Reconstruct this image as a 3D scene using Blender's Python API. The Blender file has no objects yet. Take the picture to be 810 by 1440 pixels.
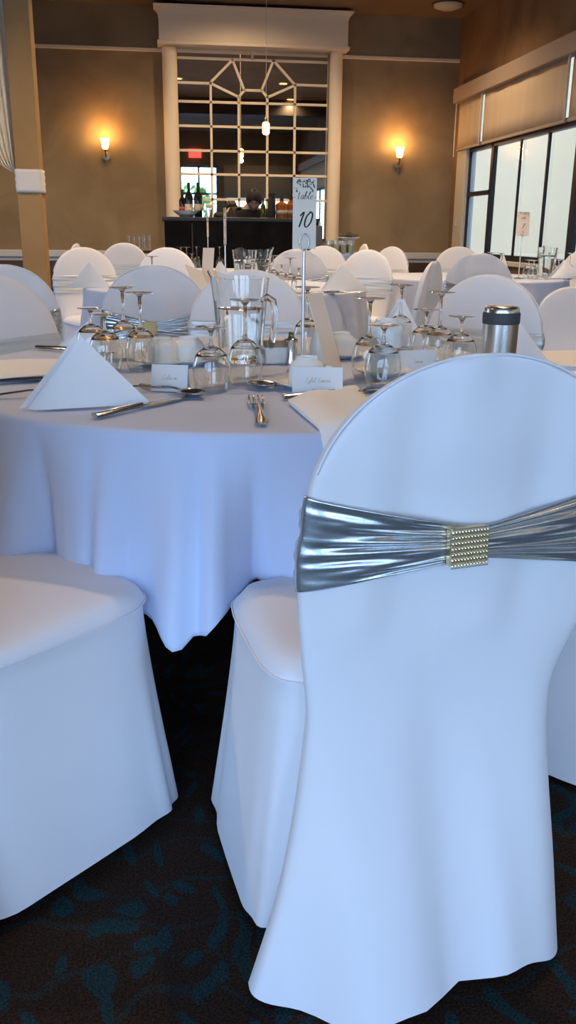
import bpy, bmesh, math, random
from mathutils import Vector, Matrix
random.seed(7)
PI = math.pi; sin = math.sin; cos = math.cos
S = bpy.context.scene; COL = S.collection

# ------------------------------------------------------------------ camera
F = 1250.0; H = 1.10
pitch = math.atan(396 / F); yaw = math.atan(177 / (F / cos(pitch))); roll = 0.0105
Fw = Vector((sin(yaw) * cos(pitch), cos(yaw) * cos(pitch), -sin(pitch)))
_r = Vector((cos(yaw), -sin(yaw), 0)); _u = _r.cross(Fw)
Rt = _r * cos(roll) + _u * sin(roll); Up = Rt.cross(Fw)
CP = Vector((0, 0, H))
cam = bpy.data.cameras.new('camera'); camo = bpy.data.objects.new('camera', cam); COL.objects.link(camo)
cam.sensor_fit = 'VERTICAL'; cam.sensor_height = 24; cam.lens = F / 1440 * 24
cam.clip_start = 0.05; cam.clip_end = 200
M3 = Matrix((Rt, Up, -Fw)).transposed().to_4x4(); M3.translation = CP
camo.matrix_world = M3
S.camera = camo

def ray(x, y): return Fw + Rt * ((x - 405) / F) + Up * ((720 - y) / F)
def atz(x, y, z):
    d = ray(x, y); return CP + d * ((z - H) / d.z)
def aty(x, y, Y):
    d = ray(x, y); return CP + d * (Y / d.y)
def atx(x, y, X):
    d = ray(x, y); return CP + d * (X / d.x)

# ------------------------------------------------------------------ materials
def mat(name, col, rough=.6, metal=0, trans=0, ior=1.45, sheen=0, emit=None, es=0, spec=.5, alpha=1):
    m = bpy.data.materials.new(name); m.use_nodes = True
    b = m.node_tree.nodes['Principled BSDF']
    b.inputs['Base Color'].default_value = (*col, 1); b.inputs['Roughness'].default_value = rough
    b.inputs['Metallic'].default_value = metal; b.inputs['Transmission Weight'].default_value = trans
    b.inputs['IOR'].default_value = ior; b.inputs['Sheen Weight'].default_value = sheen
    b.inputs['Specular IOR Level'].default_value = spec
    b.inputs['Alpha'].default_value = alpha
    if emit: b.inputs['Emission Color'].default_value = (*emit, 1); b.inputs['Emission Strength'].default_value = es
    return m
def nodes(m): return m.node_tree.nodes, m.node_tree.links, m.node_tree.nodes['Principled BSDF']
def add_noise(m, c2, scale, detail=4, lo=.35, hi=.65, bump=0, bscale=None, stretch=(1, 1, 1), dist=0):
    N, L, b = nodes(m)
    tc = N.new('ShaderNodeTexCoord'); mp = N.new('ShaderNodeMapping'); mp.inputs['Scale'].default_value = stretch
    L.new(tc.outputs['Object'], mp.inputs['Vector'])
    n = N.new('ShaderNodeTexNoise'); n.inputs['Scale'].default_value = scale; n.inputs['Detail'].default_value = detail
    n.inputs['Distortion'].default_value = dist
    L.new(mp.outputs[0], n.inputs['Vector'])
    r = N.new('ShaderNodeValToRGB'); r.color_ramp.elements[0].position = lo; r.color_ramp.elements[1].position = hi
    r.color_ramp.elements[0].color = b.inputs['Base Color'].default_value[:]; r.color_ramp.elements[1].color = (*c2, 1)
    L.new(n.outputs['Fac'], r.inputs[0]); L.new(r.outputs[0], b.inputs['Base Color'])
    if bump:
        n2 = N.new('ShaderNodeTexNoise'); n2.inputs['Scale'].default_value = bscale or scale * 4; n2.inputs['Detail'].default_value = 3
        L.new(mp.outputs[0], n2.inputs['Vector'])
        bp = N.new('ShaderNodeBump'); bp.inputs['Strength'].default_value = bump; bp.inputs['Distance'].default_value = .01
        L.new(n2.outputs['Fac'], bp.inputs['Height']); L.new(bp.outputs[0], b.inputs['Normal'])
    return m

white = add_noise(mat('white_polyester', (.80, .81, .85), .62, sheen=.15, spec=.3), (.83, .84, .87), 3, bump=.22, bscale=9)
linen = add_noise(mat('table_linen', (.57, .65, .84), .8, sheen=.1, spec=.2), (.59, .67, .86), 3, bump=.15, bscale=12)
napm = add_noise(mat('napkin_cotton', (.95, .96, .97), .85, spec=.2), (.96, .97, .98), 8, bump=.1, bscale=60)
blue_cloth = add_noise(mat('blue_cloth', (.22, .33, .62), .85), (.25, .37, .66), 4)
silver = add_noise(mat('silver_satin', (.60, .66, .70), .27, metal=.85), (.66, .72, .75), 6, bump=.08, bscale=40)
satin = mat('pale_silver_satin', (.70, .74, .76), .42, metal=.45)
gold = mat('gold_setting', (.75, .55, .28), .3, metal=.9)
stone_m = mat('rhinestone', (.95, .88, .66), .12, metal=.75)
glassm = mat('clear_glass', (.97, .98, .97), .02, trans=1, ior=1.48)
waterm = mat('water', (.98, 1, 1), .0, trans=1, ior=1.33)
china = mat('glazed_china', (.86, .88, .84), .18)
steel = mat('steel', (.62, .62, .60), .18, metal=1)
bsteel = add_noise(mat('brushed_steel', (.66, .64, .61), .26, metal=1), (.74, .72, .69), 40, stretch=(1, 1, .03))
poles = mat('pole_metal', (.85, .85, .86), .25, metal=.7)
dgrey = mat('dark_rubber', (.06, .065, .07), .55)
paper = mat('card_paper', (.90, .79, .66), .8)
wpaper = mat('white_card_paper', (.86, .86, .86), .8)
ink = mat('black_ink', (.02, .02, .02), .7)
leafink = mat('green_ink', (.13, .15, .10), .7)
goldink = mat('gold_ink', (.62, .50, .30), .5)
blackc = add_noise(mat('black_tablecloth', (.006, .006, .007), .9, spec=.1), (.012, .012, .013), 4)
whitep = mat('white_paint', (.86, .74, .54), .5)
trimp = mat('trim_paint', (.62, .60, .52), .5)
mirrorm = mat('mirror_glass', (.92, .87, .78), .015, metal=1)
blackf = mat('black_frame', (.012, .012, .012), .4)
blindm = add_noise(mat('blind_fabric', (.58, .46, .32), .9), (.62, .50, .35), 1.2, stretch=(1, 6, .2))
cassm = mat('blind_cassette_paint', (.40, .31, .24), .6)
sheer = mat('sheer_drape', (.92, .84, .70), .8)
bandm = mat('band_cloth', (.80, .78, .76), .7)
brass = mat('aged_brass', (.35, .27, .16), .35, metal=.9)
shade_m = mat('lit_glass_shade', (1, .8, .45), .4, emit=(1, .50, .12), es=9)
bulb_m = mat('lit_amber_lamp', (1, .8, .45), .4, emit=(1, .45, .12), es=7)
exitm = mat('exit_sign_face', (.9, .1, .08), .4, emit=(1, .12, .10), es=1.2)
beamm = mat('dark_beam_wood', (.03, .022, .018), .6)
skin = mat('skin', (.42, .26, .19), .55)
hairm = mat('black_hair', (.012, .010, .010), .5)
shirtm = mat('black_shirt', (.012, .012, .014), .8)
winem = mat('dark_wine_bottle', (.010, .014, .010), .08)
greenglass = mat('green_bottle_glass', (.10, .16, .02), .08, trans=.4)
amberm = mat('amber_spirit_glass', (.45, .14, .03), .08, trans=.35)
labelm = mat('bottle_label', (.48, .40, .34), .7)
labelred = mat('red_label', (.35, .06, .07), .6)
packm = mat('sugar_packets', (.42, .30, .20), .7)
candle = mat('pale_green_wax', (.62, .64, .42), .6)
leafm = mat('dark_leaf', (.02, .035, .02), .6)
hedgem = add_noise(mat('hedge_leaves', (.10, .22, .04), .8), (.30, .45, .12), 5)
patiom = add_noise(mat('patio_render', (.50, .315, .145), .8), (.52, .335, .16), .8)
wainm = add_noise(mat('dark_wainscot', (.060, .035, .026), .55), (.085, .048, .034), 6, stretch=(1, 1, .1))

def plaster(name, c1, c2):
    return add_noise(mat(name, c1, .8, spec=.2), c2, 1.6, detail=8, lo=.36, hi=.68, bump=.25, bscale=9, dist=.8)
wallm = plaster('tan_plaster', (.245, .180, .105), (.33, .25, .15))
wallr = plaster('russet_plaster', (.215, .125, .065), (.30, .185, .10))
postm = plaster('post_plaster', (.38, .235, .105), (.46, .30, .14))
ceilm = plaster('ceiling_plaster', (.19, .135, .085), (.22, .155, .10))

def carpet():
    m = mat('patterned_carpet', (.030, .017, .010), .95, spec=.1)
    N, L, b = nodes(m)
    tc = N.new('ShaderNodeTexCoord')
    n = N.new('ShaderNodeTexNoise'); n.inputs['Scale'].default_value = 4.5; n.inputs['Detail'].default_value = 1
    L.new(tc.outputs['Object'], n.inputs['Vector'])
    vm = N.new('ShaderNodeVectorMath'); vm.operation = 'MULTIPLY_ADD'
    vm.inputs[1].default_value = (.30, .30, 0)
    L.new(n.outputs['Color'], vm.inputs[0]); L.new(tc.outputs['Object'], vm.inputs[2])
    # leaf blobs: stretched voronoi cells
    mp = N.new('ShaderNodeMapping'); mp.inputs['Scale'].default_value = (21, 9.5, 1); mp.inputs['Rotation'].default_value = (0, 0, .6)
    L.new(vm.outputs[0], mp.inputs['Vector'])
    v = N.new('ShaderNodeTexVoronoi'); v.inputs['Scale'].default_value = 1; v.voronoi_dimensions = '2D'
    L.new(mp.outputs[0], v.inputs['Vector'])
    r = N.new('ShaderNodeValToRGB'); r.color_ramp.elements[0].position = .25; r.color_ramp.elements[1].position = .32
    r.color_ramp.elements[0].color = (1, 1, 1, 1); r.color_ramp.elements[1].color = (0, 0, 0, 1)
    L.new(v.outputs['Distance'], r.inputs[0])
    # keep about half of the leaves
    sx = N.new('ShaderNodeSeparateColor'); L.new(v.outputs['Color'], sx.inputs[0])
    k = N.new('ShaderNodeMath'); k.operation = 'GREATER_THAN'; k.inputs[1].default_value = .22; L.new(sx.outputs[0], k.inputs[0])
    mu = N.new('ShaderNodeMath'); mu.operation = 'MULTIPLY'; L.new(r.outputs[0], mu.inputs[0]); L.new(k.outputs[0], mu.inputs[1])
    # curling stems
    w = N.new('ShaderNodeTexWave'); w.wave_type = 'RINGS'; w.inputs['Scale'].default_value = 3.2; w.inputs['Distortion'].default_value = 9
    w.inputs['Detail'].default_value = 1.2; w.inputs['Detail Scale'].default_value = 1.6
    L.new(tc.outputs['Object'], w.inputs['Vector'])
    r2 = N.new('ShaderNodeValToRGB'); r2.color_ramp.elements[0].position = .93; r2.color_ramp.elements[1].position = .99
    L.new(w.outputs['Fac'], r2.inputs[0])
    m2 = N.new('ShaderNodeMath'); m2.operation = 'MULTIPLY'; m2.inputs[1].default_value = .45; L.new(r2.outputs[0], m2.inputs[0])
    mx = N.new('ShaderNodeMath'); mx.operation = 'MAXIMUM'; L.new(mu.outputs[0], mx.inputs[0]); L.new(m2.outputs[0], mx.inputs[1])
    # pile speckle
    n3 = N.new('ShaderNodeTexNoise'); n3.inputs['Scale'].default_value = 260; L.new(tc.outputs['Object'], n3.inputs['Vector'])
    r3 = N.new('ShaderNodeMapRange'); r3.inputs[1].default_value = .3; r3.inputs[2].default_value = .7; r3.inputs[3].default_value = .35; r3.inputs[4].default_value = 1.5
    L.new(n3.outputs['Fac'], r3.inputs[0])
    mix = N.new('ShaderNodeMix'); mix.data_type = 'RGBA'; mix.inputs[6].default_value = (.028, .017, .011, 1); mix.inputs[7].default_value = (.015, .036, .039, 1)
    L.new(mx.outputs[0], mix.inputs[0])
    vv = N.new('ShaderNodeVectorMath'); vv.operation = 'SCALE'; L.new(mix.outputs[2], vv.inputs[0]); L.new(r3.outputs[0], vv.inputs['Scale'])
    L.new(vv.outputs[0], b.inputs['Base Color'])
    bp = N.new('ShaderNodeBump'); bp.inputs['Strength'].default_value = .5; bp.inputs['Distance'].default_value = .004
    L.new(n3.outputs['Fac'], bp.inputs['Height']); L.new(bp.outputs[0], b.inputs['Normal'])
    return m
carpetm = carpet()

# ------------------------------------------------------------------ mesh helpers
class MB:
    def __init__(s): s.v = []; s.f = []
    def add(s, vs, fs):
        o = len(s.v); s.v += [tuple(p) for p in vs]; s.f += [tuple(i + o for i in f) for f in fs]; return s
    def box(s, x0, x1, y0, y1, z0, z1, m=None, b=0):
        if b:
            bm = bmesh.new(); bmesh.ops.create_cube(bm, size=1)
            for v in bm.verts: v.co = Vector(((x0 + x1) / 2 + v.co.x * (x1 - x0), (y0 + y1) / 2 + v.co.y * (y1 - y0), (z0 + z1) / 2 + v.co.z * (z1 - z0)))
            bmesh.ops.bevel(bm, geom=bm.edges[:], offset=b, segments=2, affect='EDGES', profile=.5)
            bm.verts.index_update(); vs = [v.co.copy() for v in bm.verts]; fs = [[v.index for v in f.verts] for f in bm.faces]; bm.free()
        else:
            vs = [Vector((x, y, z)) for z in (z0, z1) for y in (y0, y1) for x in (x0, x1)]
            fs = [(0, 2, 3, 1), (4, 5, 7, 6), (0, 1, 5, 4), (2, 6, 7, 3), (0, 4, 6, 2), (1, 3, 7, 5)]
        if m: vs = [m @ p for p in vs]
        return s.add(vs, fs)
    def grid(s, fn, nu, nv, cu=False, cv=False):
        vs = [fn(i / (nu if cu else nu - 1), j / (nv if cv else nv - 1)) for i in range(nu) for j in range(nv)]
        fs = []
        for i in range(nu if cu else nu - 1):
            for j in range(nv if cv else nv - 1):
                a = i * nv + j; b = ((i + 1) % nu) * nv + j; c = ((i + 1) % nu) * nv + (j + 1) % nv; d = i * nv + (j + 1) % nv
                fs.append((a, b, c, d))
        return s.add(vs, fs)
    def lathe(s, prof, n=32, m=None, fn=None):
        # prof: (r, z) list, closed on the axis where r == 0
        rings = []; vs = []; fs = []
        for (r, z) in prof:
            if r < 1e-6: rings.append([len(vs)]); vs.append(Vector((0, 0, z)))
            else:
                rings.append(list(range(len(vs), len(vs) + n)))
                for k in range(n):
                    a = 2 * PI * k / n; rr = r * (fn(a, z) if fn else 1)
                    vs.append(Vector((rr * cos(a), rr * sin(a), z)))
        for A, B in zip(rings, rings[1:]):
            if len(A) == 1 and len(B) == 1: continue
            for k in range(n):
                k2 = (k + 1) % n
                if len(A) == 1: fs.append((A[0], B[k2], B[k]))
                elif len(B) == 1: fs.append((A[k], A[k2], B[0]))
                else: fs.append((A[k], A[k2], B[k2], B[k]))
        if m: vs = [m @ p for p in vs]
        return s.add(vs, fs)
    def tube(s, pts, rad, n=10, flat=1.0, closed=False):
        pts = [Vector(p) for p in pts]; N = len(pts); rings = []
        vs = []; ref = Vector((0, 0, 1))
        for i, p in enumerate(pts):
            if closed: t = pts[(i + 1) % N] - pts[i - 1]
            else: t = pts[min(i + 1, N - 1)] - pts[max(i - 1, 0)]
            t.normalize()
            u = ref - t * ref.dot(t)
            if u.length < 1e-3: u = Vector((1, 0, 0)) - t * t.x
            u.normalize(); ref = u; w = t.cross(u)
            r = rad[i] if isinstance(rad, (list, tuple)) else rad
            for k in range(n):
                a = 2 * PI * k / n; vs.append(p + u * r * flat * cos(a) + w * r * sin(a))
        fs = []
        for i in range(N if closed else N - 1):
            for k in range(n):
                a = i * n + k; b = i * n + (k + 1) % n; c = ((i + 1) % N) * n + (k + 1) % n; d = ((i + 1) % N) * n + k
                fs.append((a, b, c, d))
        if not closed:
            fs.append(tuple(range(n))[::-1]); fs.append(tuple((N - 1) * n + k for k in range(n)))
        return s.add(vs, fs)
    def prism(s, poly, h, m=None):
        # poly in XY, extruded along z
        n = len(poly); vs = [Vector((x, y, 0)) for x, y in poly] + [Vector((x, y, h)) for x, y in poly]
        fs = [tuple(range(n))[::-1], tuple(range(n, 2 * n))] + [(i, (i + 1) % n, n + (i + 1) % n, n + i) for i in range(n)]
        if m: vs = [m @ p for p in vs]
        return s.add(vs, fs)
    def build(s, name, m, parent=None, smooth=True, solid=0, bevel=0, sub=0, angle=None):
        me = bpy.data.meshes.new(name); me.from_pydata(s.v, [], s.f); me.update()
        bm = bmesh.new(); bm.from_mesh(me); bmesh.ops.remove_doubles(bm, verts=bm.verts[:], dist=1e-6); bmesh.ops.recalc_face_normals(bm, faces=bm.faces[:]); bm.to_mesh(me); bm.free()
        me.materials.append(m)
        if smooth:
            for p in me.polygons: p.use_smooth = True
            me.set_sharp_from_angle(angle=math.radians(angle or 62))
        o = bpy.data.objects.new(name, me); COL.objects.link(o)
        if parent: o.parent = parent
        if solid:
            q = o.modifiers.new('thickness', 'SOLIDIFY'); q.thickness = solid; q.offset = 0
        if bevel:
            q = o.modifiers.new('bevel', 'BEVEL'); q.width = bevel; q.segments = 2
        if sub:
            q = o.modifiers.new('subdivision', 'SUBSURF'); q.levels = sub; q.render_levels = sub
        return o

def tag(o, label=None, cat=None, group=None, kind=None):
    if label: o['label'] = label
    if cat: o['category'] = cat
    if group: o['group'] = group
    if kind: o['kind'] = kind
    return o
def thing(name, label, cat, loc=(0, 0, 0), rz=0, group=None, scale=1):
    o = bpy.data.objects.new(name, None); COL.objects.link(o); o.empty_display_size = .05
    o.location = loc; o.rotation_euler = (0, 0, rz); o.scale = (scale,) * 3
    return tag(o, label, cat, group)
def dup(root, label, loc, rz=0, group=None, scale=None, skip=()):
    r = root.copy(); COL.objects.link(r); r.location = loc; r.rotation_euler = (0, 0, rz)
    if scale: r.scale = (scale,) * 3
    r['label'] = label
    if group: r['group'] = group
    for ch in list(root.children):
        if ch.name.split('.')[0] in skip: continue
        c = ch.copy(); COL.objects.link(c); c.parent = r
        for g in list(ch.children):
            d = g.copy(); COL.objects.link(d); d.parent = c
    return r
def struct(name, mb, m, **k): return tag(mb.build(name, m, **k), kind='structure')
def place(o, loc=(0, 0, 0), rz=0):
    o.location = loc; o.rotation_euler = (0, 0, rz); return o
def sgn(a): return -1 if a < 0 else 1
def lerp(tab, z):
    if z <= tab[0][0]: return tab[0][1]
    for (a, p), (b, q) in zip(tab, tab[1:]):
        if z <= b:
            t = (z - a) / (b - a); t = t * t * (3 - 2 * t) if False else t
            return p + (q - p) * t
    return tab[-1][1]
def slerp(tab, z):  # catmull-rom style smooth table
    n = len(tab)
    if z <= tab[0][0]: return tab[0][1]
    if z >= tab[-1][0]: return tab[-1][1]
    for i in range(n - 1):
        x0, y0 = tab[i]; x1, y1 = tab[i + 1]
        if z <= x1:
            h = x1 - x0
            m0 = (y1 - tab[i - 1][1]) / (x1 - tab[i - 1][0]) if i > 0 else (y1 - y0) / h
            m1 = (tab[i + 2][1] - y0) / (tab[i + 2][0] - x0) if i < n - 2 else (y1 - y0) / h
            t = (z - x0) / h
            return (2*t**3-3*t*t+1)*y0 + (t**3-2*t*t+t)*h*m0 + (-2*t**3+3*t*t)*y1 + (t**3-t*t)*h*m1

# ------------------------------------------------------------------ the room
XL, XR, YF, YB, ZC = -5.2, 3.74, -2.3, 12.0, 0
hdr_top = aty(230, 10, YB).z
ZC = aty(228, 11, YB).z + .02
struct('floor', MB().box(XL - .2, XR + .2, YF - .2, YB + .2, -.12, 0), carpetm, smooth=False)
struct('ceiling', MB().box(XL - .2, XR + .2, YF - .2, YB + .2, ZC, ZC + .12), ceilm, smooth=False)
struct('wall_back', MB().box(XL - .2, XR + .2, YB, YB + .15, 0, ZC), wallm, smooth=False)
lw = MB().box(XL - .15, XL, YF, YB, 0, .5).box(XL - .15, XL, YF, YB, 2.7, ZC)
lgw = [(5.2, 6.8)]  # extra window added in the unseen left wall to let in more light
ys_ = [YF] + [q for g in lgw for q in g] + [YB]
for i in range(0, len(ys_), 2): lw.box(XL - .15, XL, ys_[i], ys_[i + 1], .5, 2.7)
struct('wall_left', lw, wallm, smooth=False)
for i, (a, b_) in enumerate(lgw):
    w = thing('window_%d' % (i + 6), None, None); w['kind'] = 'structure'
    f = MB()
    for yy in (a + .03, (a + b_) / 2, b_ - .03): f.box(XL - .1, XL - .04, yy - .03, yy + .03, .5, 2.7)
    for zz in (.53, 2.67): f.box(XL - .1, XL - .04, a, b_, zz - .03, zz + .03)
    f.build('window_frame', blackf, w, smooth=False)

# right wall with its long window
WZ0 = .80
pc0 = atx(647, 127, XR); pc1 = atx(810, 51, XR)
ztop = (pc0.z + pc1.z) / 2; wy1 = atx(643, 250, XR).y
zb = (atx(652, 212, XR).z + atx(810, 171, XR).z) / 2
wy0 = -1.6
wr = MB().box(XR, XR + .15, YF, YB, 0, WZ0).box(XR, XR + .15, YF, YB, ztop, ZC)
wr.box(XR, XR + .15, wy1, YB, WZ0, ztop).box(XR, XR + .15, YF, wy0, WZ0, ztop)
struct('wall_right', wr, wallr, smooth=False)
win = thing('window_1', None, None); win['kind'] = 'structure'
muls = [(655, .03, 1), (686, .075, 0), (724, .022, 0), (762, .028, 0), (803, .09, 0)]
mys = [(atx(px, 270, XR).y, w) for px, w, _ in muls]
ylast = mys[-1][0]; step = 1.55
y = ylast - .75
while y > wy0 + .3: mys.append((y, .05 if len(mys) % 2 else .1)); y -= .8
fr = MB()
for (yy, w) in mys: fr.box(XR + .02, XR + (.03 + w * .6), yy - w / 2, yy + w / 2, WZ0, zb + .05)
fr.box(XR + .02, XR + .09, wy0, mys[0][0], zb - .03, zb + .06).box(XR + .02, XR + .09, wy0, mys[0][0], WZ0, WZ0 + .06)
zm = atx(668, 272, XR).z
fr.box(XR + .02, XR + .09, mys[1][0], mys[0][0], zm - .025, zm + .025)
fr.build('window_frame', blackf, win, smooth=False)
MB().box(XR + .05, XR + .056, wy0, mys[0][0], WZ0, ztop).build('window_glass', mat('window_pane_glass', (.95, .97, .96), .0, trans=1, ior=1.45), win, smooth=False)
MB().box(XR - .02, XR + .12, mys[0][0] + .02, wy1, WZ0, ztop, b=.004).build('window_jamb', trimp, win, smooth=False)
MB().box(XR - .05, XR + .10, wy0, wy1 + .05, WZ0 - .05, WZ0, b=.006).build('window_sill', trimp, win, smooth=False)
MB().box(XR - .035, XR - .02, wy1 - .14, wy1 - .09, 1.17, 1.27, b=.004).build('window_latch', trimp, win, smooth=False)
# roller blinds: fabric in front of the glass, one cassette over them
yg1 = atx(685, 160, XR).y; yg2 = atx(807, 140, XR).y
cas = MB().box(XR - .12, XR + .01, wy0, wy1, ztop - .17, ztop, b=.01).build('blind_cassette', cassm, None, smooth=False)
tag(cas, 'long brown cassette box above all the roller blinds on the right wall', 'blind box')
spans = [(yg1 + .03, wy1 - .07, 'narrow tan roller blind nearest the corner on the right wall'),
         (yg2 + .03, yg1 - .03, 'wide tan roller blind in the middle of the right wall window'),
         (wy0 + .05, yg2 - .03, 'tan roller blind cut off by the right edge of the photo')]
for a, b_, lb in spans:
    t = thing('roller_blind', lb, 'roller blind', (XR - .05, (a + b_) / 2, zb), 0, 'tan roller blinds over the right window')
    h = (b_ - a) / 2; hh = ztop - .165 - zb
    MB().grid(lambda u, v: Vector((.004 * sin(u * 26), -h + 2 * h * u, .02 + v * (hh - .02))), 60, 4).build('blind_fabric', blindm, t, solid=.003)
    MB().box(-.012, .012, -h, h, 0, .03, b=.004).build('bottom_bar', cassm, t, smooth=False)
    MB().tube([(-.03, h + .028, hh), (-.032, h + .028, hh * .5), (-.03, h + .028, .02 - (.08 if h < .6 else 0))], .009, 8).build('pull_chain', trimp, t)
# patio screen outside
struct('wall_patio', MB().box(6.4, 6.6, -12, 45, -.1, 5.5), patiom, smooth=False)
struct('ground_outside', MB().box(-30, 30, -40, 40, -.25, -.13), mat('paving', (.45, .45, .43), .9), smooth=False)

# wall behind the camera: glazed
gw = [(-4.6, -2.5), (-2.3, -.2), (.43, 1.5), (1.68, 3.5)]
zt = 2.78; zs = .12
wf = MB().box(XL, XR, YF - .15, YF, zt, ZC).box(XL, XR, YF - .15, YF, 0, zs)
xs = [XL] + [q for g in gw for q in g] + [XR]
for i in range(0, len(xs), 2): wf.box(xs[i], xs[i + 1], YF - .15, YF, zs, zt)
struct('wall_front', wf, wallm, smooth=False)
for i, (a, b_) in enumerate(gw):
    w = thing('window_%d' % (i + 2), None, None); w['kind'] = 'structure'
    f = MB()
    for xx in (a + .03, (a + b_) / 2, b_ - .03): f.box(xx - .03, xx + .03, YF - .1, YF - .04, zs, zt)
    for zz in (zs + .03, 2.05, zt - .03): f.box(a, b_, YF - .1, YF - .04, zz - .03, zz + .03)
    f.build('window_frame', blackf, w, smooth=False)
bl = thing('roller_blind', 'cream roller blind half drawn over the glazed wall seen in the mirror', 'roller blind', (2.6, YF + .04, 1.95))
MB().grid(lambda u, v: Vector((-.95 + 1.9 * u, .004 * sin(u * 20), v * .85)), 40, 3).build('blind_fabric', mat('cream_blind', (.55, .48, .36), .9), bl, solid=.003)
MB().box(-.95, .95, -.012, .012, -.02, .01).build('bottom_bar', cassm, bl, smooth=False)
ex = thing('exit_sign', 'small red exit sign seen reflected near the left of the mirror', 'exit sign', (.87, YF + .03, 3.08))
MB().box(-.17, .17, -.03, .03, -.11, .11, b=.006).build('sign_box', exitm, ex, smooth=False)
# hedge outside the glazed wall
def hedge(label, x, y, r, h):
    mb = MB()
    for k in range(420):
        a = random.random() * 2 * PI; e = random.random(); z = h * random.random()
        rr = r * math.sqrt(max(.05, 1 - (z / h * 1.6 - .8) ** 2)) * (.75 + .3 * random.random())
        c = Vector((rr * cos(a), rr * sin(a) * .6, z)); s_ = .10 + .12 * random.random()
        d = Vector((random.uniform(-1, 1), random.uniform(-1, 1), random.uniform(-1, 1))).normalized()
        u = d.orthogonal().normalized(); w = d.cross(u)
        mb.add([c - u * s_, c + w * s_ * .5 + d * .03, c + u * s_, c - w * s_ * .5 + d * .03], [(0, 1, 2, 3)])
    t = thing('shrub', label, 'shrub', (x, y, -.13))
    mb.build('foliage', hedgem, t, smooth=False)
    MB().tube([(0, 0, 0), (.02, 0, h * .4), (0, .02, h * .8)], [.06, .05, .02], 8).build('trunk', beamm, t)
hedge('leafy green shrub outside, reflected at the left edge of the mirror', .2, -8.5, 1.6, 2.7)
hedge('leafy green shrub outside, reflected behind the bartender in the mirror', 4.4, -9.5, 1.8, 1.6)

# dark ceiling beams (seen in the mirror) and trims
for i, (yy, lb) in enumerate([(4.2, 'dark wooden ceiling beam reflected high in the mirror')]):
    tag(MB().box(XL, XR, yy - .12, yy + .12, ZC - .30, ZC, b=.01).build('ceiling_beam', beamm, smooth=False), lb, 'beam')
zr = aty(400, 359, YB).z
rl = MB().box(XL, XR, YB - .05, YB, zr - .04, zr + .045, b=.01).box(XL, XR, YB - .03, YB, zr - .085, zr - .04, b=.008)
struct('trim_1', rl, mat('rail_paint', (.55, .58, .60), .5), smooth=False)
struct('trim_2', MB().box(XL, XR, YB - .03, YB, aty(60, 65, YB).z - .02, aty(60, 65, YB).z + .02, b=.006), whitep, smooth=False)
struct('trim_3', MB().box(XL, XR, YB - .025, YB, 0.02, zr - .085), wainm, smooth=False)
zl = aty(78, 425, YB).z
struct('trim_4', MB().box(XL, -.9, YB - .04, YB - .02, zl - .06, zl + .06, b=.006), mat('low_rail_paint', (.42, .40, .38), .5), smooth=False)
dx = aty(626, 20, 11.4)
sp_ = thing('ceiling_speaker', 'round white speaker disc on the ceiling near the right corner', 'ceiling speaker', (dx.x, 11.3, ZC))
MB().lathe([(0, -.06), (.10, -.058), (.16, -.035), (.17, 0), (0, 0)], 32).build('grille', trimp, sp_)
MB().lathe([(.17, -.012), (.19, -.01), (.19, 0), (.17, 0), (.17, -.012)], 32).build('ring', beamm, sp_)

# ------------------------------------------------------------------ mirror surround
def P(px, py, Y=YB): return aty(px, py, Y)
mt = thing('wall_mirror', 'tall mirror with white muntins and fan shape behind the bar', 'mirror', (P(355, 200).x, YB - .02, 0))
ox = mt.location.x
mx0, mx1 = P(249, 200).x - ox, P(460, 200).x - ox; mz1 = P(355, 68).z; mz0 = 1.0
MB().box(mx0 - .03, mx1 + .03, -.01, .0, mz0, mz1).build('mirror_glass', mirrorm, mt, smooth=False)
Q = lambda zx, zy: P(210 + zx / 2.7, zy / 2.7)
bars = [((105, 225), (672, 235)), ((105, 315), (232, 318)), ((552, 325), (672, 327)), ((105, 388), (672, 399)), ((105, 480), (672, 490)),
        ((105, 572), (672, 582)), ((105, 660), (672, 671)), ((105, 755), (672, 764)),
        ((232, 315), (240, 850)), ((338, 370), (341, 850)), ((447, 370), (446, 850)), ((552, 325), (549, 850)), ((390, 185), (390, 228)),
        ((232, 315), (315, 230)), ((315, 230), (360, 345)), ((360, 345), (425, 345)), ((425, 345), (470, 232)), ((470, 232), (552, 325)),
        ((232, 318), (338, 370)), ((338, 370), (360, 345)), ((425, 345), (447, 372)), ((447, 372), (552, 325))]
mu = MB()
for a, b_ in bars:
    p, q = Q(*a), Q(*b_)
    if b_[1] == 850: q.x = p.x
    if abs(a[1] - b_[1]) < 13 and abs(a[0] - b_[0]) > 50: q.z = p.z = (p.z + q.z) / 2
    d = (q - p); L_ = d.length; ang = math.atan2(d.z, d.x)
    m = Matrix.Translation(((p.x + q.x) / 2 - ox, -.015, (p.z + q.z) / 2)) @ Matrix.Rotation(-ang, 4, 'Y')
    mu.box(-L_ / 2 - .008, L_ / 2 + .008, -.012, .012, -.014, .014, m=m)
mu.build('muntins', whitep, mt, smooth=False)
for a, b_, lb in [(231, 252, 'round white column left of the mirror'), (459, 477, 'round white column right of the mirror')]:
    xa, xb = P(a, 200).x, P(b_, 200).x; r = (xb - xa) / 2; zt_ = P((a + b_) / 2, 72).z
    c = thing('wall_column', lb, 'column', ((xa + xb) / 2, YB - r * .6 - .06, 0), 0, 'white columns beside the mirror')
    MB().lathe([(0, .02), (r * 1.02, .02), (r, zt_ * .5), (r * .97, zt_ + .02), (0, zt_ + .02)], 32).build('shaft', whitep, c)
    MB().box(-r * 1.25, r * 1.25, -r * 1.1, r * 1.1, 0, .09, b=.01).build('plinth', whitep, c, smooth=False)
hx0, hx1 = P(223, 40).x, P(484, 40).x; hz0, hz1 = P(355, 71).z, ZC - .04
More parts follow.
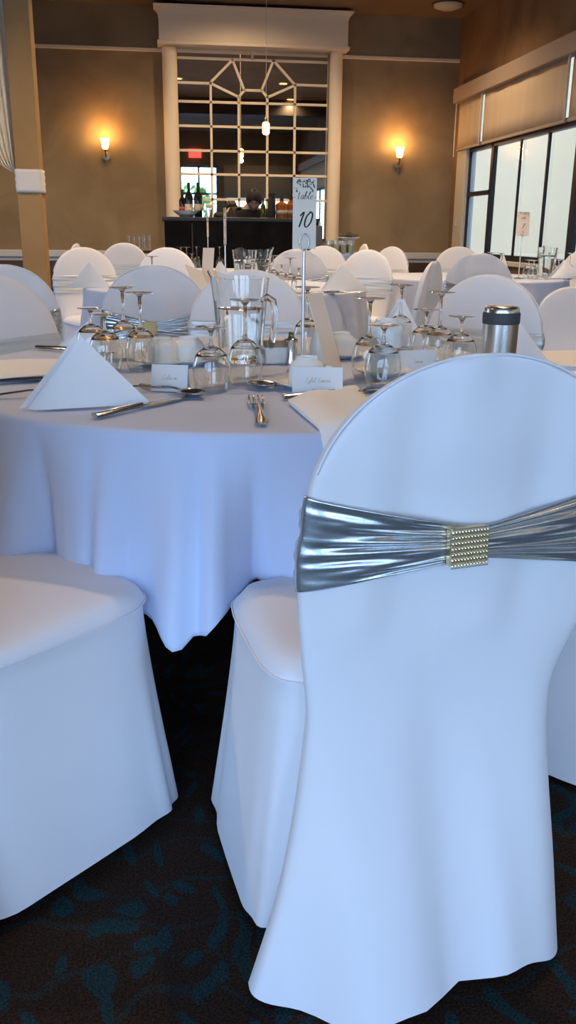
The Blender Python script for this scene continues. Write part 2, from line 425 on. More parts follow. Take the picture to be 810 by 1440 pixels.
hd = thing('header_box', 'large cream header box across the top of the mirror', 'header', ((hx0 + hx1) / 2, YB - .16, hz0))
hw = (hx1 - hx0) / 2; hh = hz1 - hz0
MB().box(-hw, hw, -.12, .13, 0, hh - .05, b=.004).build('box', whitep, hd, smooth=False)
cr = MB()
for k in range(6):
    t = k / 5; o_ = .005 + .05 * t * t
    cr.box(-hw - o_, hw + o_, -.12 - o_, .13, hh - .09 + k * .015, hh - .09 + (k + 1) * .015 + .001)
cr.build('cornice', whitep, hd, smooth=False)
MB().box(-hw - .02, hw + .02, -.14, .13, -.01, .03, b=.005).build('lower_moulding', whitep, hd, smooth=False)

# sconces and pendant
def sconce(label, px, py):
    p = P(px, py, YB - .16)
    t = thing('wall_sconce', label, 'wall light', (p.x, YB - .16, p.z - .02), 0, 'lit sconces on the back wall', .8)
    MB().lathe([(.018, .0), (.045, .02), (.055, .07), (.062, .125), (.075, .16), (.072, .16), (.058, .125), (.051, .07), (.042, .024), (0, .01)], 24).build('glass_shade', shade_m, t)
    MB().lathe([(0, -.02), (.022, -.018), (.03, 0), (.018, .012), (0, .012)], 20).build('cup', brass, t)
    MB().lathe([(0, .155), (.06, .15), (.06, .135), (0, .13)], 24, m=Matrix.Translation((0, 0, -.08)) @ Matrix.Rotation(-PI / 2, 4, 'X')).build('wall_plate', brass, t)
    MB().tube([(0, .14, -.08), (0, .06, -.10), (0, .01, -.07), (0, 0, -.02)], .010, 8).build('arm', brass, t)
    MB().lathe([(0, -.235), (.012, -.22), (.004, -.2), (.006, -.17), (.004, -.13), (0, -.13)], 12, m=Matrix.Translation((0, .06, 0))).build('finial', brass, t)
    l = bpy.data.lights.new('sconce_bulb', 'POINT'); l.energy = 8; l.color = (1, .52, .18); l.shadow_soft_size = .035
    lo = bpy.data.objects.new('sconce_bulb', l); COL.objects.link(lo); lo.parent = t; lo.location = (0, 0, .20)
sconce('glowing amber sconce left of the mirror', 148, 208)
sconce('glowing amber sconce right of the mirror', 562, 220)
YP = 10.3
pp = P(374, 180, YP)
pd = thing('pendant_lamp', 'small amber pendant on a thin cord hanging before the mirror', 'pendant lamp', (pp.x, YP, pp.z))
MB().lathe([(0, -.065), (.025, -.065), (.038, -.05), (.038, .045), (.02, .06), (0, .06)], 20).build('lamp_shade', bulb_m, pd)
MB().lathe([(0, .058), (.016, .058), (.016, .10), (.006, .11), (0, .11)], 12).build('socket', brass, pd)
MB().tube([(0, 0, .10), (0, 0, ZC - pp.z)], .003, 6).build('cord', trimp, pd)
l = bpy.data.lights.new('pendant_bulb', 'POINT'); l.energy = 6; l.color = (1, .55, .22); l.shadow_soft_size = .03
lo = bpy.data.objects.new('pendant_bulb', l); COL.objects.link(lo); lo.parent = pd; lo.location = (0, 0, -.1)

# post with drape
YPo = 8.2
pl, pr_ = aty(22, 240, YPo).x, aty(56, 240, YPo).x
po = thing('square_post', 'tan plastered square post at the left of the room', 'post', ((pl + pr_) / 2, YPo + .12, 0))
w = (pr_ - pl) / 2
MB().box(-w, w, -.12, .12, 0, ZC, b=.006).build('shaft', postm, po, smooth=False)
MB().box(-w - .02, w + .02, -.14, .14, 0, .12, b=.006).build('plinth', postm, po, smooth=False)
zb0, zb1 = aty(45, 271, YPo).z, aty(45, 238, YPo).z
def bandf(u, v):
    a = 2 * PI * u; c, s_ = cos(a), sin(a); n = .28
    return Vector(((w + .012) * sgn(c) * abs(c) ** n, (.132) * sgn(s_) * abs(s_) ** n, zb0 + (zb1 - zb0) * v)) * 1.0 + Vector((.003 * sin(v * 20), 0, 0))
MB().grid(bandf, 48, 8, cu=True).build('white_tie_band', bandm, None, solid=.004)
tb = bpy.data.objects['white_tie_band']; tb.location = po.location; tag(tb, 'white cloth band tied around the tan post', 'cloth band')
zt0 = aty(20, 0, YPo).z
def drapef(u, v):
    # gathered swag falling from the upper left to the band
    ytop = ZC - .01; z = ytop + (zb1 - .02 - ytop) * v
    xr = -w - .012
    wl = (.62 * (1 - v) ** .55 + .03)
    x = xr - wl * u + (.0 if u == 0 else 0)
    return Vector((x, -.05 + .035 * sin(u * 34 + 2 * v) * (1 - .4 * v), z))
dr = MB().grid(drapef, 60, 40).build('sheer_drape', sheer, None, solid=.003)
dr.location = po.location; tag(dr, 'cream sheer drape swagged to the tan post', 'drape')

# ------------------------------------------------------------------ chairs
def build_chair(label, special=False, loc=(0, 0, 0), rz=0, group=None, back='gathered', scale=1, cat='chair', legs=True):
    t = thing('banquet_chair', label, cat, loc, rz, group, scale)
    ZT = .952; ZM = .70
    WL = [(0, .245), (.2, .225), (.42, .21), (.52, .222), (.62, .232), (ZM, .236)]
    WR = list(WL)
    if special:
        WL = [(0, .365), (.2, .290), (.40, .246), (.50, .252), (.58, .258), (.66, .260), (ZM, .254)]
        WR = [(0, .150), (.15, .150), (.32, .150), (.42, .160), (.50, .195), (.60, .245), (ZM, .254)]
    YR = [(0, -.35), (.15, -.315), (.35, -.268), (.45, -.25), (.65, -.262), (ZT, -.285)]   # rear surface
    if special: YR = [(0, -.405), (.15, -.36), (.35, -.295), (.45, -.275), (.65, -.27), (ZT, -.285)]; ZT = .942
    elif back == 'gathered': WL = [(0, .35), (.2, .27)] + WL[2:]; WR = list(WL)
    TH = [(0, .10), (.3, .07), (.45, .055), (.65, .050), (.85, .044), (ZT, .036)]          # thickness
    def width(z, side):
        tab = WL if side < 0 else WR
        if z <= ZM: return slerp(tab, z)
        k = (z - ZM) / (ZT - ZM); return tab[-1][1] * max(0, 1 - k ** 2.25) ** .5
    ph = 2.1 if special else random.random() * 6
    def slab(z, a, off=0.0, hem=0.0):
        c, s_ = cos(a), sin(a)
        wd = width(z, c); th = slerp(TH, z) / 2
        if z > ZM:
            k = (z - ZM) / (ZT - ZM); th *= (max(0, 1 - k ** 6)) ** .5 * .8 + .2
        cy = slerp(YR, z) + slerp(TH, z) / 2
        e = .55
        x = (wd + off) * sgn(c) * abs(c) ** .8
        y = cy + (th + off) * sgn(s_) * abs(s_) ** e
        if s_ < 0 and z < .52:   # soft folds of the rear panel
            g = (.52 - z) / .52
            u = x / .24
            if special: y -= .06 * g * g * math.exp(-((x + .15) / .13) ** 2)
            y += .018 * g * sin(6.1 * u + ph + 1.2 * g) * (1 - .3 * abs(c)) + .006 * g * sin(13 * u + 2 * ph) - .015 * g * g * cos(u * 1.4)
        elif s_ < 0 and off == 0:
            u = x / .24
            y += .0075 * sin(7 * u + 3.5 * z + ph) * (1 - abs(c)) + .002 * sin(15 * u - 6 * z)
            # cloth pinched towards the brooch
            y -= .0025 * math.exp(-(u * 2.0) ** 2) * cos((z - .66) * 40)
        z2 = z
        if z < .3: z2 = z + (hem + .014 * sin(3.2 * x / .24 + ph) + .008 * sin(7 * x / .24)) * (1 - z / .3)
        return Vector((x, y, z2))
    mb = MB()
    zs_ = [.022 + (.70 - .022) * (i / 30) for i in range(31)] + [ZM + (ZT - ZM) * sin(PI / 2 * k / 16) for k in range(1, 16)] + [ZT - .0004]
    NA = 72
    mb.grid(lambda u, v: slab(zs_[round(u * (len(zs_) - 1))], 2 * PI * v, 0, .0), len(zs_), NA, cv=True)
    mb.f.append(tuple(len(mb.v) - NA + k for k in range(NA)))
    # seat with skirt: rings from hem up and over the cushion
    sy0, sy1 = (-.235, .155) if special else (-.235, .225)
    def ring(a_, b_, cy, z, a, fold=0, dip=0):
        c, s_ = cos(a), sin(a); e = .42
        x = a_ * sgn(c) * abs(c) ** e; y = cy + b_ * sgn(s_) * abs(s_) ** e
        k = 1 + fold * (.55 * sin(5 * a + ph) + .35 * sin(11 * a + 2 * ph) + .25 * sin(17 * a))
        return Vector((x * k + SX * min(1, (.6 - z) / .15 if z > .45 else 1), cy + (y - cy) * k, z + dip))
    rings = []
    SW = .225 if special else .208; SX = -.065 if special else 0
    cy = (sy0 + sy1) / 2; hb = (sy1 - sy0) / 2
    for i in range(14):
        q = i / 13; z = .02 + .415 * q
        fl = (1 - q)
        rings.append((SW + .040 * fl ** 1.2 - .004 * q, hb + .045 * fl ** 1.3, z, .028 * fl))
    for z, d in [(.448, -.002), (.462, .004), (.474, .012), (.482, .028), (.486, .055), (.489, .09), (.487, .13), (.484, .165), (.482, .19)]:
        rings.append((SW - d, hb - d, z, .006))
    base = len(mb.v)
    NS = 96
    def srf(u, v):
        a_, b_, z, fo = rings[round(u * (len(rings) - 1))]
        p = ring(a_, b_, cy, z, 2 * PI * v, fo)
        if z < .1: p.z += .012 * sin(2 * PI * v * 3 + ph) * (1 - z / .1)
        if z > .47: p.z += .004 * sin(p.x * 22 + ph) + .004 * sin(p.y * 17)
        return p
    mb.grid(srf, len(rings), NS, cv=True)
    mb.f.append(tuple(len(mb.v) - NS + k for k in range(NS)))
    mb.build('seat_cover', white, t, angle=100)
    r14 = rings[14]
    MB().tube([ring(r14[0] + .001, r14[1] + .001, cy, r14[2], 2 * PI * k / 96, r14[3]) for k in range(96)], .0017, 6, closed=True).build('piping', white, t)
    # welt seam around the dome
    seam = [slab(ZM - .02, PI, .001)]
    pts = []
    for k in range(4, 37):
        a = PI * k / 40
        z = ZM + (ZT - ZM) * sin(a) ** .9 if 0 < k < 40 else ZM
        x = -cos(a); zz = ZM + (ZT - ZM) * (max(0, 1 - abs(x) ** 2)) ** (1 / 2.25)
        wd = WL[-1][1] if x < 0 else WR[-1][1]
        zz = min(zz, ZT - .001)
        xx = wd * sgn(x) * max(0, 1 - ((zz - ZM) / (ZT - ZM)) ** 2.25) ** .5
        pts.append((xx, slerp(YR, zz) + .010, zz + .0008))
    MB().tube(pts, .0022, 6).build('piping', white, t)
    # sash: a belt all round the back, gathered behind
    ZS = .684 if special else (.70 if back == 'gathered' else .70)
    rw = [(random.uniform(-1, 1), random.uniform(0, 6)) for _ in range(4)]
    def sashf(u, v, inner=0):
        a = 2 * PI * u; c, s_ = cos(a), sin(a); vv = 2 * v - 1
        sx = abs(sgn(c) * abs(c) ** .8)     # 0 behind the middle, 1 at the edge
        rear = s_ < 0
        if back == 'gathered' and rear: hh = .024 + .047 * sx ** 1.1
        else: hh = .062
        z = ZS + vv * hh - (.008 * (1 - sx) if rear else 0)
        off = .0035
        if rear and back == 'gathered':
            A = (1 - sx ** 5) * .0075 * min(1, .6 + sx)
            wv = sin(8.2 * vv + rw[0][1] + 1.4 * c) * .62 + .40 * sin(13 * vv + rw[1][1] - 2.5 * c) + .12 * sin(24 * vv + rw[2][1] + 3 * c)
            off += A * (1 - abs(wv) ** 1.2) + .002
            off += .006 * (1 - sx) ** 2
        else:
            off += .0016 * sin(8 * vv + 3 * c) + .001 * sin(17 * vv - 2 * c)
        return slab(z, a, off)
    MB().grid(sashf, 150, 44, cu=True).build('sash', silver if back == 'gathered' else satin, t, solid=.0016, angle=179)
    if back == 'gathered':
        yb_ = slab(ZS, -PI / 2, 0).y - .018
        br = MB().box(-.029, .029, -.005, .012, ZS - .036, ZS + .020, b=.003).build('brooch', gold, t, smooth=False)
        st = MB()
        for r in range(7):
            for q in range(12):
                cx_, cz = -.0265 + q * .0048, ZS - .033 + r * .0083
                st.lathe([(0, -.0035), (.0016, -.0028), (.0023, 0), (0, 0)], 6, m=Matrix.Translation((cx_, -.005, cz)) @ Matrix.Rotation(PI / 2, 4, 'X') @ Matrix.Scale(-1, 4, (0, 0, 1)))
        for br_y in range(8):
            st.tube([(-.029, -.006, ZS - .037 + br_y * .0083), (.029, -.006, ZS - .037 + br_y * .0083)], .0009, 5)
        s2 = st.build('rhinestones', stone_m, br, smooth=False)
        br.location = (0, yb_, 0); br.rotation_euler = (0, math.radians(-2), 0)
        br['label'] = 'gold rhinestone buckle'
    if legs:
        for sx in (-1, 1):
            for (y0, y1) in ((-.235, -.20), (.19, .17)):
                lg = MB().tube([(sx * .185, y0, 0.0), (sx * .175, y1, .43)], .011, 10).build('leg', steel, t)
                f_ = MB().lathe([(0, 0), (.015, 0), (.015, .02), (.012, .024), (0, .024)], 12).build('foot_cap', dgrey, lg)
                f_.location = (sx * .185, y0, 0)
    return t

G1 = 'covered chairs around the near table'; G2 = 'covered chairs further back in the room'
def face(x, y, tx, ty): return math.atan2(ty - y, tx - x) - PI / 2
TC = (.22, 2.33)
ch_main = build_chair('large white covered chair in the foreground, silver sash with gold buckle', True, (.395, 1.44, 0), math.radians(8), G1)
ch_proto = build_chair('white covered chair cut off at lower left, only its seat and skirt in view', False, (-.325, 1.53, 0), math.radians(-47), G1)
ch_plain = build_chair('white covered chair with plain silver band, across the table behind the water pitcher', False, (.295, 3.30, 0), face(.295, 3.3, *TC), G1, back='plain', legs=False)
T3 = (.38, 5.95); T2 = (2.5, 7.3); T4 = (.35, 8.15); T5 = (1.75, 8.6)
def seat_at(px, py, Y, zt=.952):   # chair whose top shows at this pixel, at depth Y
    p = aty(px, py, Y); return p
def mk(proto, label, px, Y, tgt=None, rz=None, sc=1.015, grp=G2, off=.27, skip=()):
    x = aty(px, 360, Y).x
    if rz is None: rz = face(x, Y, *tgt)
    # (x, Y) is where the backrest stands; shift to the seat centre
    cx, cy = x - sin(rz) * off, Y + cos(rz) * off
    return dup(proto, label, (cx, cy, 0), rz, grp, sc, skip)
dup(ch_proto, 'white chair skirt showing low at the right edge beside the foreground chair', (1.03, 1.62, 0), face(1.03, 1.62, *TC), G1)
mk(ch_plain, 'white covered chair at the left edge with pale blue silver band, beside the near table', -14, 3.0, TC, grp=G1, sc=1.0)
mk(ch_plain, 'big white covered chair directly behind the steel travel mug', 692, 3.22, TC, grp=G1, sc=1.0)
mk(ch_proto, 'white covered chair at the far left edge, behind another, with gathered sash', 0, 3.95, (-.5, 6.5), sc=1.0, rz=math.radians(18))
mk(ch_proto, 'white covered chair seen from behind with gold buckle, left of the pitcher', 216, 3.95, (.1, 5.9), sc=1.0)
mk(ch_plain, 'white covered chair beside the tan post, silver band half hidden by a napkin', 117, 6.9, T3, rz=math.radians(-158))
mk(ch_plain, 'sliver of a white covered chair showing just right of the tan post', 108, 8.6, rz=math.radians(80))
mk(ch_plain, 'small far white chair with bright band, in front of the tall tumblers', 175, 9.2, rz=math.radians(170))
mk(ch_plain, 'greyish white chair left of the bar, its band hidden', 235, 7.3, rz=math.radians(165), sc=1.01, skip=('sash',))
mk(ch_proto, 'small white chair seen from behind, just below the table ten card', 419, 6.9, T5, rz=math.radians(-4))
mk(ch_plain, 'white chair behind the table ten card, partly hidden by another chair', 455, 8.4, rz=math.radians(150))
mk(ch_plain, 'pinkish white chair with coppery band behind a tent napkin', 517, 6.85, T3, rz=math.radians(135))
mk(ch_plain, 'white chair right of the pinkish one, turned sideways', 551, 8.3, rz=math.radians(120))
mk(ch_plain, 'thin edge of a white chair just left of the pinkish one', 512, 9.9, rz=math.radians(92))
mk(ch_plain, 'pale blue white chair tilted sideways left of the big chair', 611, 4.45, rz=math.radians(60), sc=1.01, skip=('sash',))
mk(ch_plain, 'small pinkish white chair at the foot of the right wall corner', 645, 8.6, rz=math.radians(172))
mk(ch_proto, 'greyish pink chair just above the big chair behind the mug', 675, 6.0, rz=math.radians(-32))
mk(ch_plain, 'pinkish chair at the right edge beside the window table', 820, 7.5, rz=math.radians(110), skip=('sash',))
mk(ch_plain, 'covered chair below the window table, cut by the right edge', 812, 4.75, rz=math.radians(178), sc=.86, off=.2, skip=('sash',))

# ------------------------------------------------------------------ tables with cloths
def table(label, clabel, cx, cy, R, ztop=.75, hem=.34, seats=(), folds=26, phase=0, amp=.045, m=None, gr='round banquet tables', hems=()):
    t = thing('round_table', label, 'table', (cx, cy, 0), 0, gr)
    MB().lathe([(0, ztop - .028), (R - .006, ztop - .028), (R, ztop - .02), (R, ztop - .008), (R - .006, ztop - .003), (0, ztop - .003)], 72).build('tabletop', beamm, t)
    for k in range(4):
        a = PI / 4 + k * PI / 2
        MB().tube([(cos(a) * R * .62, sin(a) * R * .62, 0), (cos(a) * R * .58, sin(a) * R * .58, ztop - .03)], .015, 10).build('leg', dgrey, t)
    def fold(a):
        f = .55 * cos(folds * a + phase + 1.1 * sin(3 * a)) + .3 * cos(folds * .5 * a + 1.7 + phase) + .25 * sin(7 * a + phase * 2)
        return f
    def hz(a):
        h = hem - .018 * fold(a)
        for (sa, hw, zz) in seats:
            d = abs((a - sa + PI) % (2 * PI) - PI)
            k = 1 / (1 + math.exp(min(60, (d - hw) * 55)))
            h = h + (zz - h) * k
        return h
    def ext(a):
        e = 0; dz = 0
        for (sa, hw, am, dd) in hems:
            d = (a - sa + PI) % (2 * PI) - PI
            g_ = math.exp(-(d / hw) ** 2); e += am * g_; dz += dd * g_
        return e, dz
    rings = 56; NA = 360
    vs = []; fs = []
    for i in range(rings):
        for k in range(NA):
            a = 2 * PI * k / NA
            if i < 14:
                r = (R + .002) * (i / 13) ** .8 if i else .001; z = ztop + .0015 * 0
                p = (r, z)
            elif i < 20:
                q = (i - 13) / 6 * PI / 2; rr = .014
                p = (R + .002 + rr * sin(q), ztop - rr + rr * cos(q))
            else:
                q = (i - 19) / (rings - 20); h = hz(a); z = (ztop - .014) + (h - ext(a)[1] - ztop + .014) * q
                g = q ** .85
                fl = fold(a)
                p = (R + .016 + .02 * g + amp * g * (max(fl, -.5) + .25) * min(1, q * 2.2) + ext(a)[0] * g, z)
            vs.append(Vector((p[0] * cos(a), p[0] * sin(a), p[1])))
    for i in range(rings - 1):
        for k in range(NA):
            fs.append((i * NA + k, i * NA + (k + 1) % NA, (i + 1) * NA + (k + 1) % NA, (i + 1) * NA + k))
    mb = MB(); mb.add(vs, fs); mb.f.append(tuple(range(NA)))
    c = mb.build('tablecloth', m or linen, None, solid=.0018, angle=179)
    c.location = (cx, cy, 0); tag(c, clabel, 'tablecloth', 'pale tablecloths')
    return t
def ang(px, py, z): p = atz(px, py, z); return math.atan2(p.y - TC[1], p.x - TC[0])
aL = -2.42; aM = -1.42
table('large round near table laid with glasses, cards and napkins', 'white lavender cloth falling in folds over the near table', TC[0], TC[1], .76,
      hem=.40, seats=((aL, .44, .46), (aM, .30, .464), (2.39, .30, .50), (1.5, .25, .50), (.73, .25, .50)), folds=22, phase=.6, amp=.06,
      hems=((-1.842, .055, .045, .022), (-1.750, .022, .045, -.018), (-1.793, .018, -.035, -.010), (-2.06, .020, -.035, 0), (-2.22, .022, -.035, 0), (-1.66, .02, -.03, 0), (-1.97, .022, -.02, 0), (-2.12, .05, .03, 0), (-2.3, .06, .035, 0), (-2.5, .06, .03, 0)))
table('round table in the middle distance behind the pitcher', 'pale blue cloth on the middle distance table', T3[0], T3[1], .89, folds=30, phase=1, amp=.05)
table('round table by the window at right', 'grey white cloth on the table by the right window', T2[0], T2[1], .75, folds=26, phase=2, amp=.06)
table('far round table near the bar', 'pale cloth on the far table near the bar', T4[0], T4[1], .66, folds=26, phase=3)
TZ = .7525

# ------------------------------------------------------------------ tableware
def goblet_parts(t, h, rb, rim, stem, foot):
    # upside down: rim on the table, foot on top
    zb_ = h - stem
    th = .0014
    outer = [(rim, 0), (rim + .004, .012), (rb, zb_ * .42), (rb * .97, zb_ * .58), (rb * .78, zb_ * .82), (rb * .40, zb_ * .96), (.006, zb_)]
    def dens(p):
        o = []
        for i in range(40): o.append((slerp([(q[1], q[0]) for q in p], p[0][1] + (p[-1][1] - p[0][1]) * i / 39), p[0][1] + (p[-1][1] - p[0][1]) * i / 39))
        return o
    od = dens(outer); ins = [(max(r - th, 0), z - (th * 1.5 if z > zb_ * .8 else 0)) for r, z in od]
    prof = od + [(0, zb_)] + [(0, zb_ - .006)] + [p for p in reversed(ins) if p[1] < zb_ - .007] + [od[0]]
    MB().lathe(prof, 40).build('bowl', glassm, t)
    MB().lathe([(0, zb_ - .001), (.007, zb_), (.0042, zb_ + .010), (.0036, zb_ + stem * .4), (.0045, h - .012), (.010, h - .006), (.012, h - .004), (0, h - .004)], 20).build('stem', glassm, t)
    MB().lathe([(0, h - .0045), (.014, h - .005), (foot, h - .0018), (foot + .0004, h - .0006), (foot, h), (.012, h), (0, h - .0005)], 40).build('foot', glassm, t)
def on(px, py, z=TZ): 
    p = atz(px, py, z); return (p.x, p.y, z)
GG = 'upturned stemmed glasses on the near table'
gt = thing('water_goblet', 'tall upturned goblet in front of the pitcher', 'glass', on(345, 540), 0, GG); goblet_parts(gt, .195, .041, .034, .088, .036)
gs = thing('wine_glass', 'short upturned glass left of the goblet before the pitcher', 'glass', on(298, 549), 0, GG); goblet_parts(gs, .142, .043, .036, .042, .036)
for px, py, lb in [(200, 520, 'tall upturned goblet behind the white tent napkin, right one of two'), (176, 505, 'tall upturned goblet behind the white tent napkin, left one of two'),
                   (517, 533, 'tall upturned goblet just behind the short one beside the foreground chair'), (561, 492, 'tall upturned goblet before the standing napkin at right'),
                   (615, 514, 'tallest upturned goblet left of the travel mug'), (431, 500, 'upturned goblet behind the table ten pole')]:
    dup(gt, lb, on(px, py), 0, GG)
for px, py, lb in [(150, 520, 'short upturned glass directly behind the white tent napkin'), (131, 507, 'short upturned glass leftmost, half behind the tent napkin peak'),
                   (537, 543, 'short upturned glass nearest the foreground chair, front of the pair'), (596, 507, 'short upturned glass left of the tallest goblet'),
                   (645, 522, 'short upturned glass touching the travel mug')]:
    dup(gs, lb, on(px, py), 0, GG)

def pitcher(label, loc, rz, sc=1):
    t = thing('glass_pitcher', label, 'pitcher', loc, rz, 'glass water pitchers', sc)
    Hh = .235
    R_ = lambda z: .060 + .020 * (z / Hh) ** 1.2
    def body(u, v):
        a = 2 * PI * v
        K = 40
        if u < .5: z = .0 + Hh * (u * 2); r = R_(z); ins = 0
        else: z = Hh - (Hh - .012) * ((u - .5) * 2); r = R_(z) - .0035; ins = 1
        flute = 0
        if z < .72 * Hh and z > .01: flute = .0018 * abs(sin(6 * a))
        r -= flute
        k = max(0, (z / Hh - .72) / .28)
        sp = math.exp(-((a - PI + PI) % (2 * PI) - PI) ** 2 * 6) if False else math.exp(-(((a - PI) / .38) ** 2))
        r += .024 * k * k * sp
        z += .012 * k * k * sp - .008 * k * (1 - sp) * (1 if cos(a) > 0 else .6)
        return Vector((r * cos(a), r * sin(a), z))
    mb = MB().grid(body, 60, 96, cv=True)
    mb.f.append(tuple(range(96))[::-1]); mb.f.append(tuple(59 * 96 + k for k in range(96)))
    mb.build('body', glassm, t)
    MB().tube([(.070, 0, .168), (.088, 0, .178), (.106, 0, .168), (.112, 0, .135), (.108, 0, .09), (.098, 0, .045), (.080, 0, .030), (.0600, 0, .036)], [.008, .009, .009, .009, .009, .009, .008, .007], 12).build('handle', glassm, t)
    MB().lathe([(0, .014)] + [(R_(z) - .0050, z) for z in [.014 + .13 * i / 8 for i in range(9)]] + [(0, .145)], 48).build('water', waterm, t)
    return t
pitch_ = pitcher('large fluted glass water pitcher in the middle of the near table', on(338, 508), math.radians(-38))
dup(pitch_, 'glass pitcher on the middle table, left one, topped with ice', (aty(344, 380, 5.9).x, 5.9, TZ), 1.2, 'glass water pitchers')
dup(pitch_, 'glass pitcher on the middle table, beside the iced one on its right', (aty(366, 380, 6.1).x, 6.1, TZ), 2.5, 'glass water pitchers')
dup(pitch_, 'glass pitcher on the table by the right window', (aty(768, 380, 7.2).x, 7.2, TZ), 1.0, 'glass water pitchers', 1.05)

def cup(label, loc, rz):
    t = thing('coffee_cup', label, 'cup', loc, rz, 'upturned coffee cups')
    pr = [(.0415, 0), (.0425, .004), (.0425, .022), (.042, .036), (.040, .047), (.034, .056), (.0275, .060), (.0265, .066), (.0245, .067), (.0235, .062), (0, .061)]
    inn = [(0, .056), (.030, .053), (.037, .045), (.039, .03), (.039, .003), (.0415, 0)]
    MB().lathe(pr + inn, 48).build('body', china, t, angle=50)
    MB().tube([(.041, 0, .040), (.055, 0, .043), (.063, 0, .033), (.060, 0, .020), (.050, 0, .012), (.0415, 0, .012)], [.0045, .0042, .004, .004, .0042, .0045], 10).build('handle', china, t)
    return t
def saucer(label, loc):
    mb = MB().lathe([(0, .002), (.030, .002), (.034, 0), (.038, .002), (.060, .010), (.074, .016), (.0745, .0175), (.073, .0182), (.058, .0135), (.036, .006), (0, .005)], 56)
    o = mb.build('saucer', china); o.location = loc
    return tag(o, label, 'saucer', 'saucers under the cups')
cups = [(431, 546, 'upturned white cup right behind the front name card', 0, .004), (479, 503, 'upturned white cup behind the standing menu card', .6, .004),
        (266, 512, 'upturned white cup left of the pitcher, near the buckle chair', .3, .004), (229, 514, 'upturned white cup behind the tall goblets at left', 2.6, .004),
        (538, 528, 'lowest of the stacked white cups behind the short glasses', 1.0, .004)]
for i, (px, py, lb, rz, dz) in enumerate(cups):
    p = on(px, py); sl = ['white saucer under the cup behind the front name card', 'white saucer under the cup behind the menu card', 'white saucer under the cup left of the pitcher',
                          'white saucer under the cup behind the tall goblets', 'white saucer under the stacked cups at right'][i]
    if i == 0: s0 = saucer(sl, p); c0 = cup(lb, (p[0], p[1], p[2] + .006), rz)
    else:
        q = s0.copy(); COL.objects.link(q); q.location = p; q['label'] = sl
        dup(c0, lb, (p[0], p[1], p[2] + .006), rz, 'upturned coffee cups')
    if i == 4: dup(c0, 'uppermost of the stacked white cups behind the short glasses', (p[0] + .004, p[1], p[2] + .006 + .0675), rz + .5, 'upturned coffee cups')

# travel mug
mgp = on(697, 545)
mg = thing('travel_mug', 'brushed steel travel mug with dark lid band', 'travel mug', mgp)
MB().lathe([(0, 0), (.036, 0), (.038, .003), (.040, .05), (.0405, .150), (0, .150)], 56).build('body', bsteel, mg)
MB().lathe([(0, .148), (.0415, .148), (.0425, .152), (.0425, .171), (.041, .174), (0, .174)], 56, fn=lambda a, z: 1 + .006 * sin(36 * a)).build('lid_band', dgrey, mg)
MB().lathe([(0, .172), (.0395, .172), (.0395, .182), (.036, .187), (.020, .188), (0, .188)], 48).build('lid', bsteel, mg)
l_ = bpy.data.objects['lid']; l_['label'] = 'steel lid cap'

# pepper mill-like shaker and sugar caddy
sp0 = thing('pepper_shaker', 'small dark metal shaker left of the table ten pole', 'shaker', on(409, 512))
MB().lathe([(0, 0), (.017, 0), (.017, .01), (.013, .02), (.0125, .055), (.014, .062), (0, .062)], 28).build('body', bsteel, sp0)
MB().lathe([(0, .060), (.019, .060), (.019, .066), (.010, .07), (.009, .078), (.006, .086), (0, .087)], 28).build('cap', steel, sp0)
sg = thing('sugar_caddy', 'white china caddy of sugar packets beside the pitcher handle', 'caddy', on(392, 510), .1)
cd = MB().box(-.045, .045, -.03, .03, 0, .004)
for a in ((-.045, .045, -.03, -.027), (-.045, .045, .027, .03), (-.045, -.042, -.03, .03), (.042, .045, -.03, .03)): cd.box(*a, 0, .045)
cd.build('dish', china, sg, smooth=False)
for k in range(9):
    pk = MB().box(-.022, .022, -.001, .001, .0, .055, m=Matrix.Translation((-.018 + (k % 2) * .036, -.022 + k * .0055, .005)) @ Matrix.Rotation(.12, 4, 'X')).build('sugar_packet', packm, None, smooth=False)
    pk.location = sg.location; pk.rotation_euler = (0, 0, .1)
    tag(pk, 'brown sugar packet standing in the white caddy', 'sugar packet', 'sugar packets in the caddy')
# tall white creamer behind pole
cmr = thing('creamer_jug', 'small white jug directly right of the table ten pole', 'creamer', on(448, 512))
MB().lathe([(0, 0), (.022, 0), (.026, .02), (.024, .05), (.018, .075), (.020, .088), (.018, .088), (.016, .075), (.021, .05), (.021, .01), (0, .008)], 32).build('body', china, cmr)
MB().tube([(.022, 0, .075), (.038, 0, .07), (.040, 0, .045), (.025, 0, .025)], .003, 8).build('handle', china, cmr)

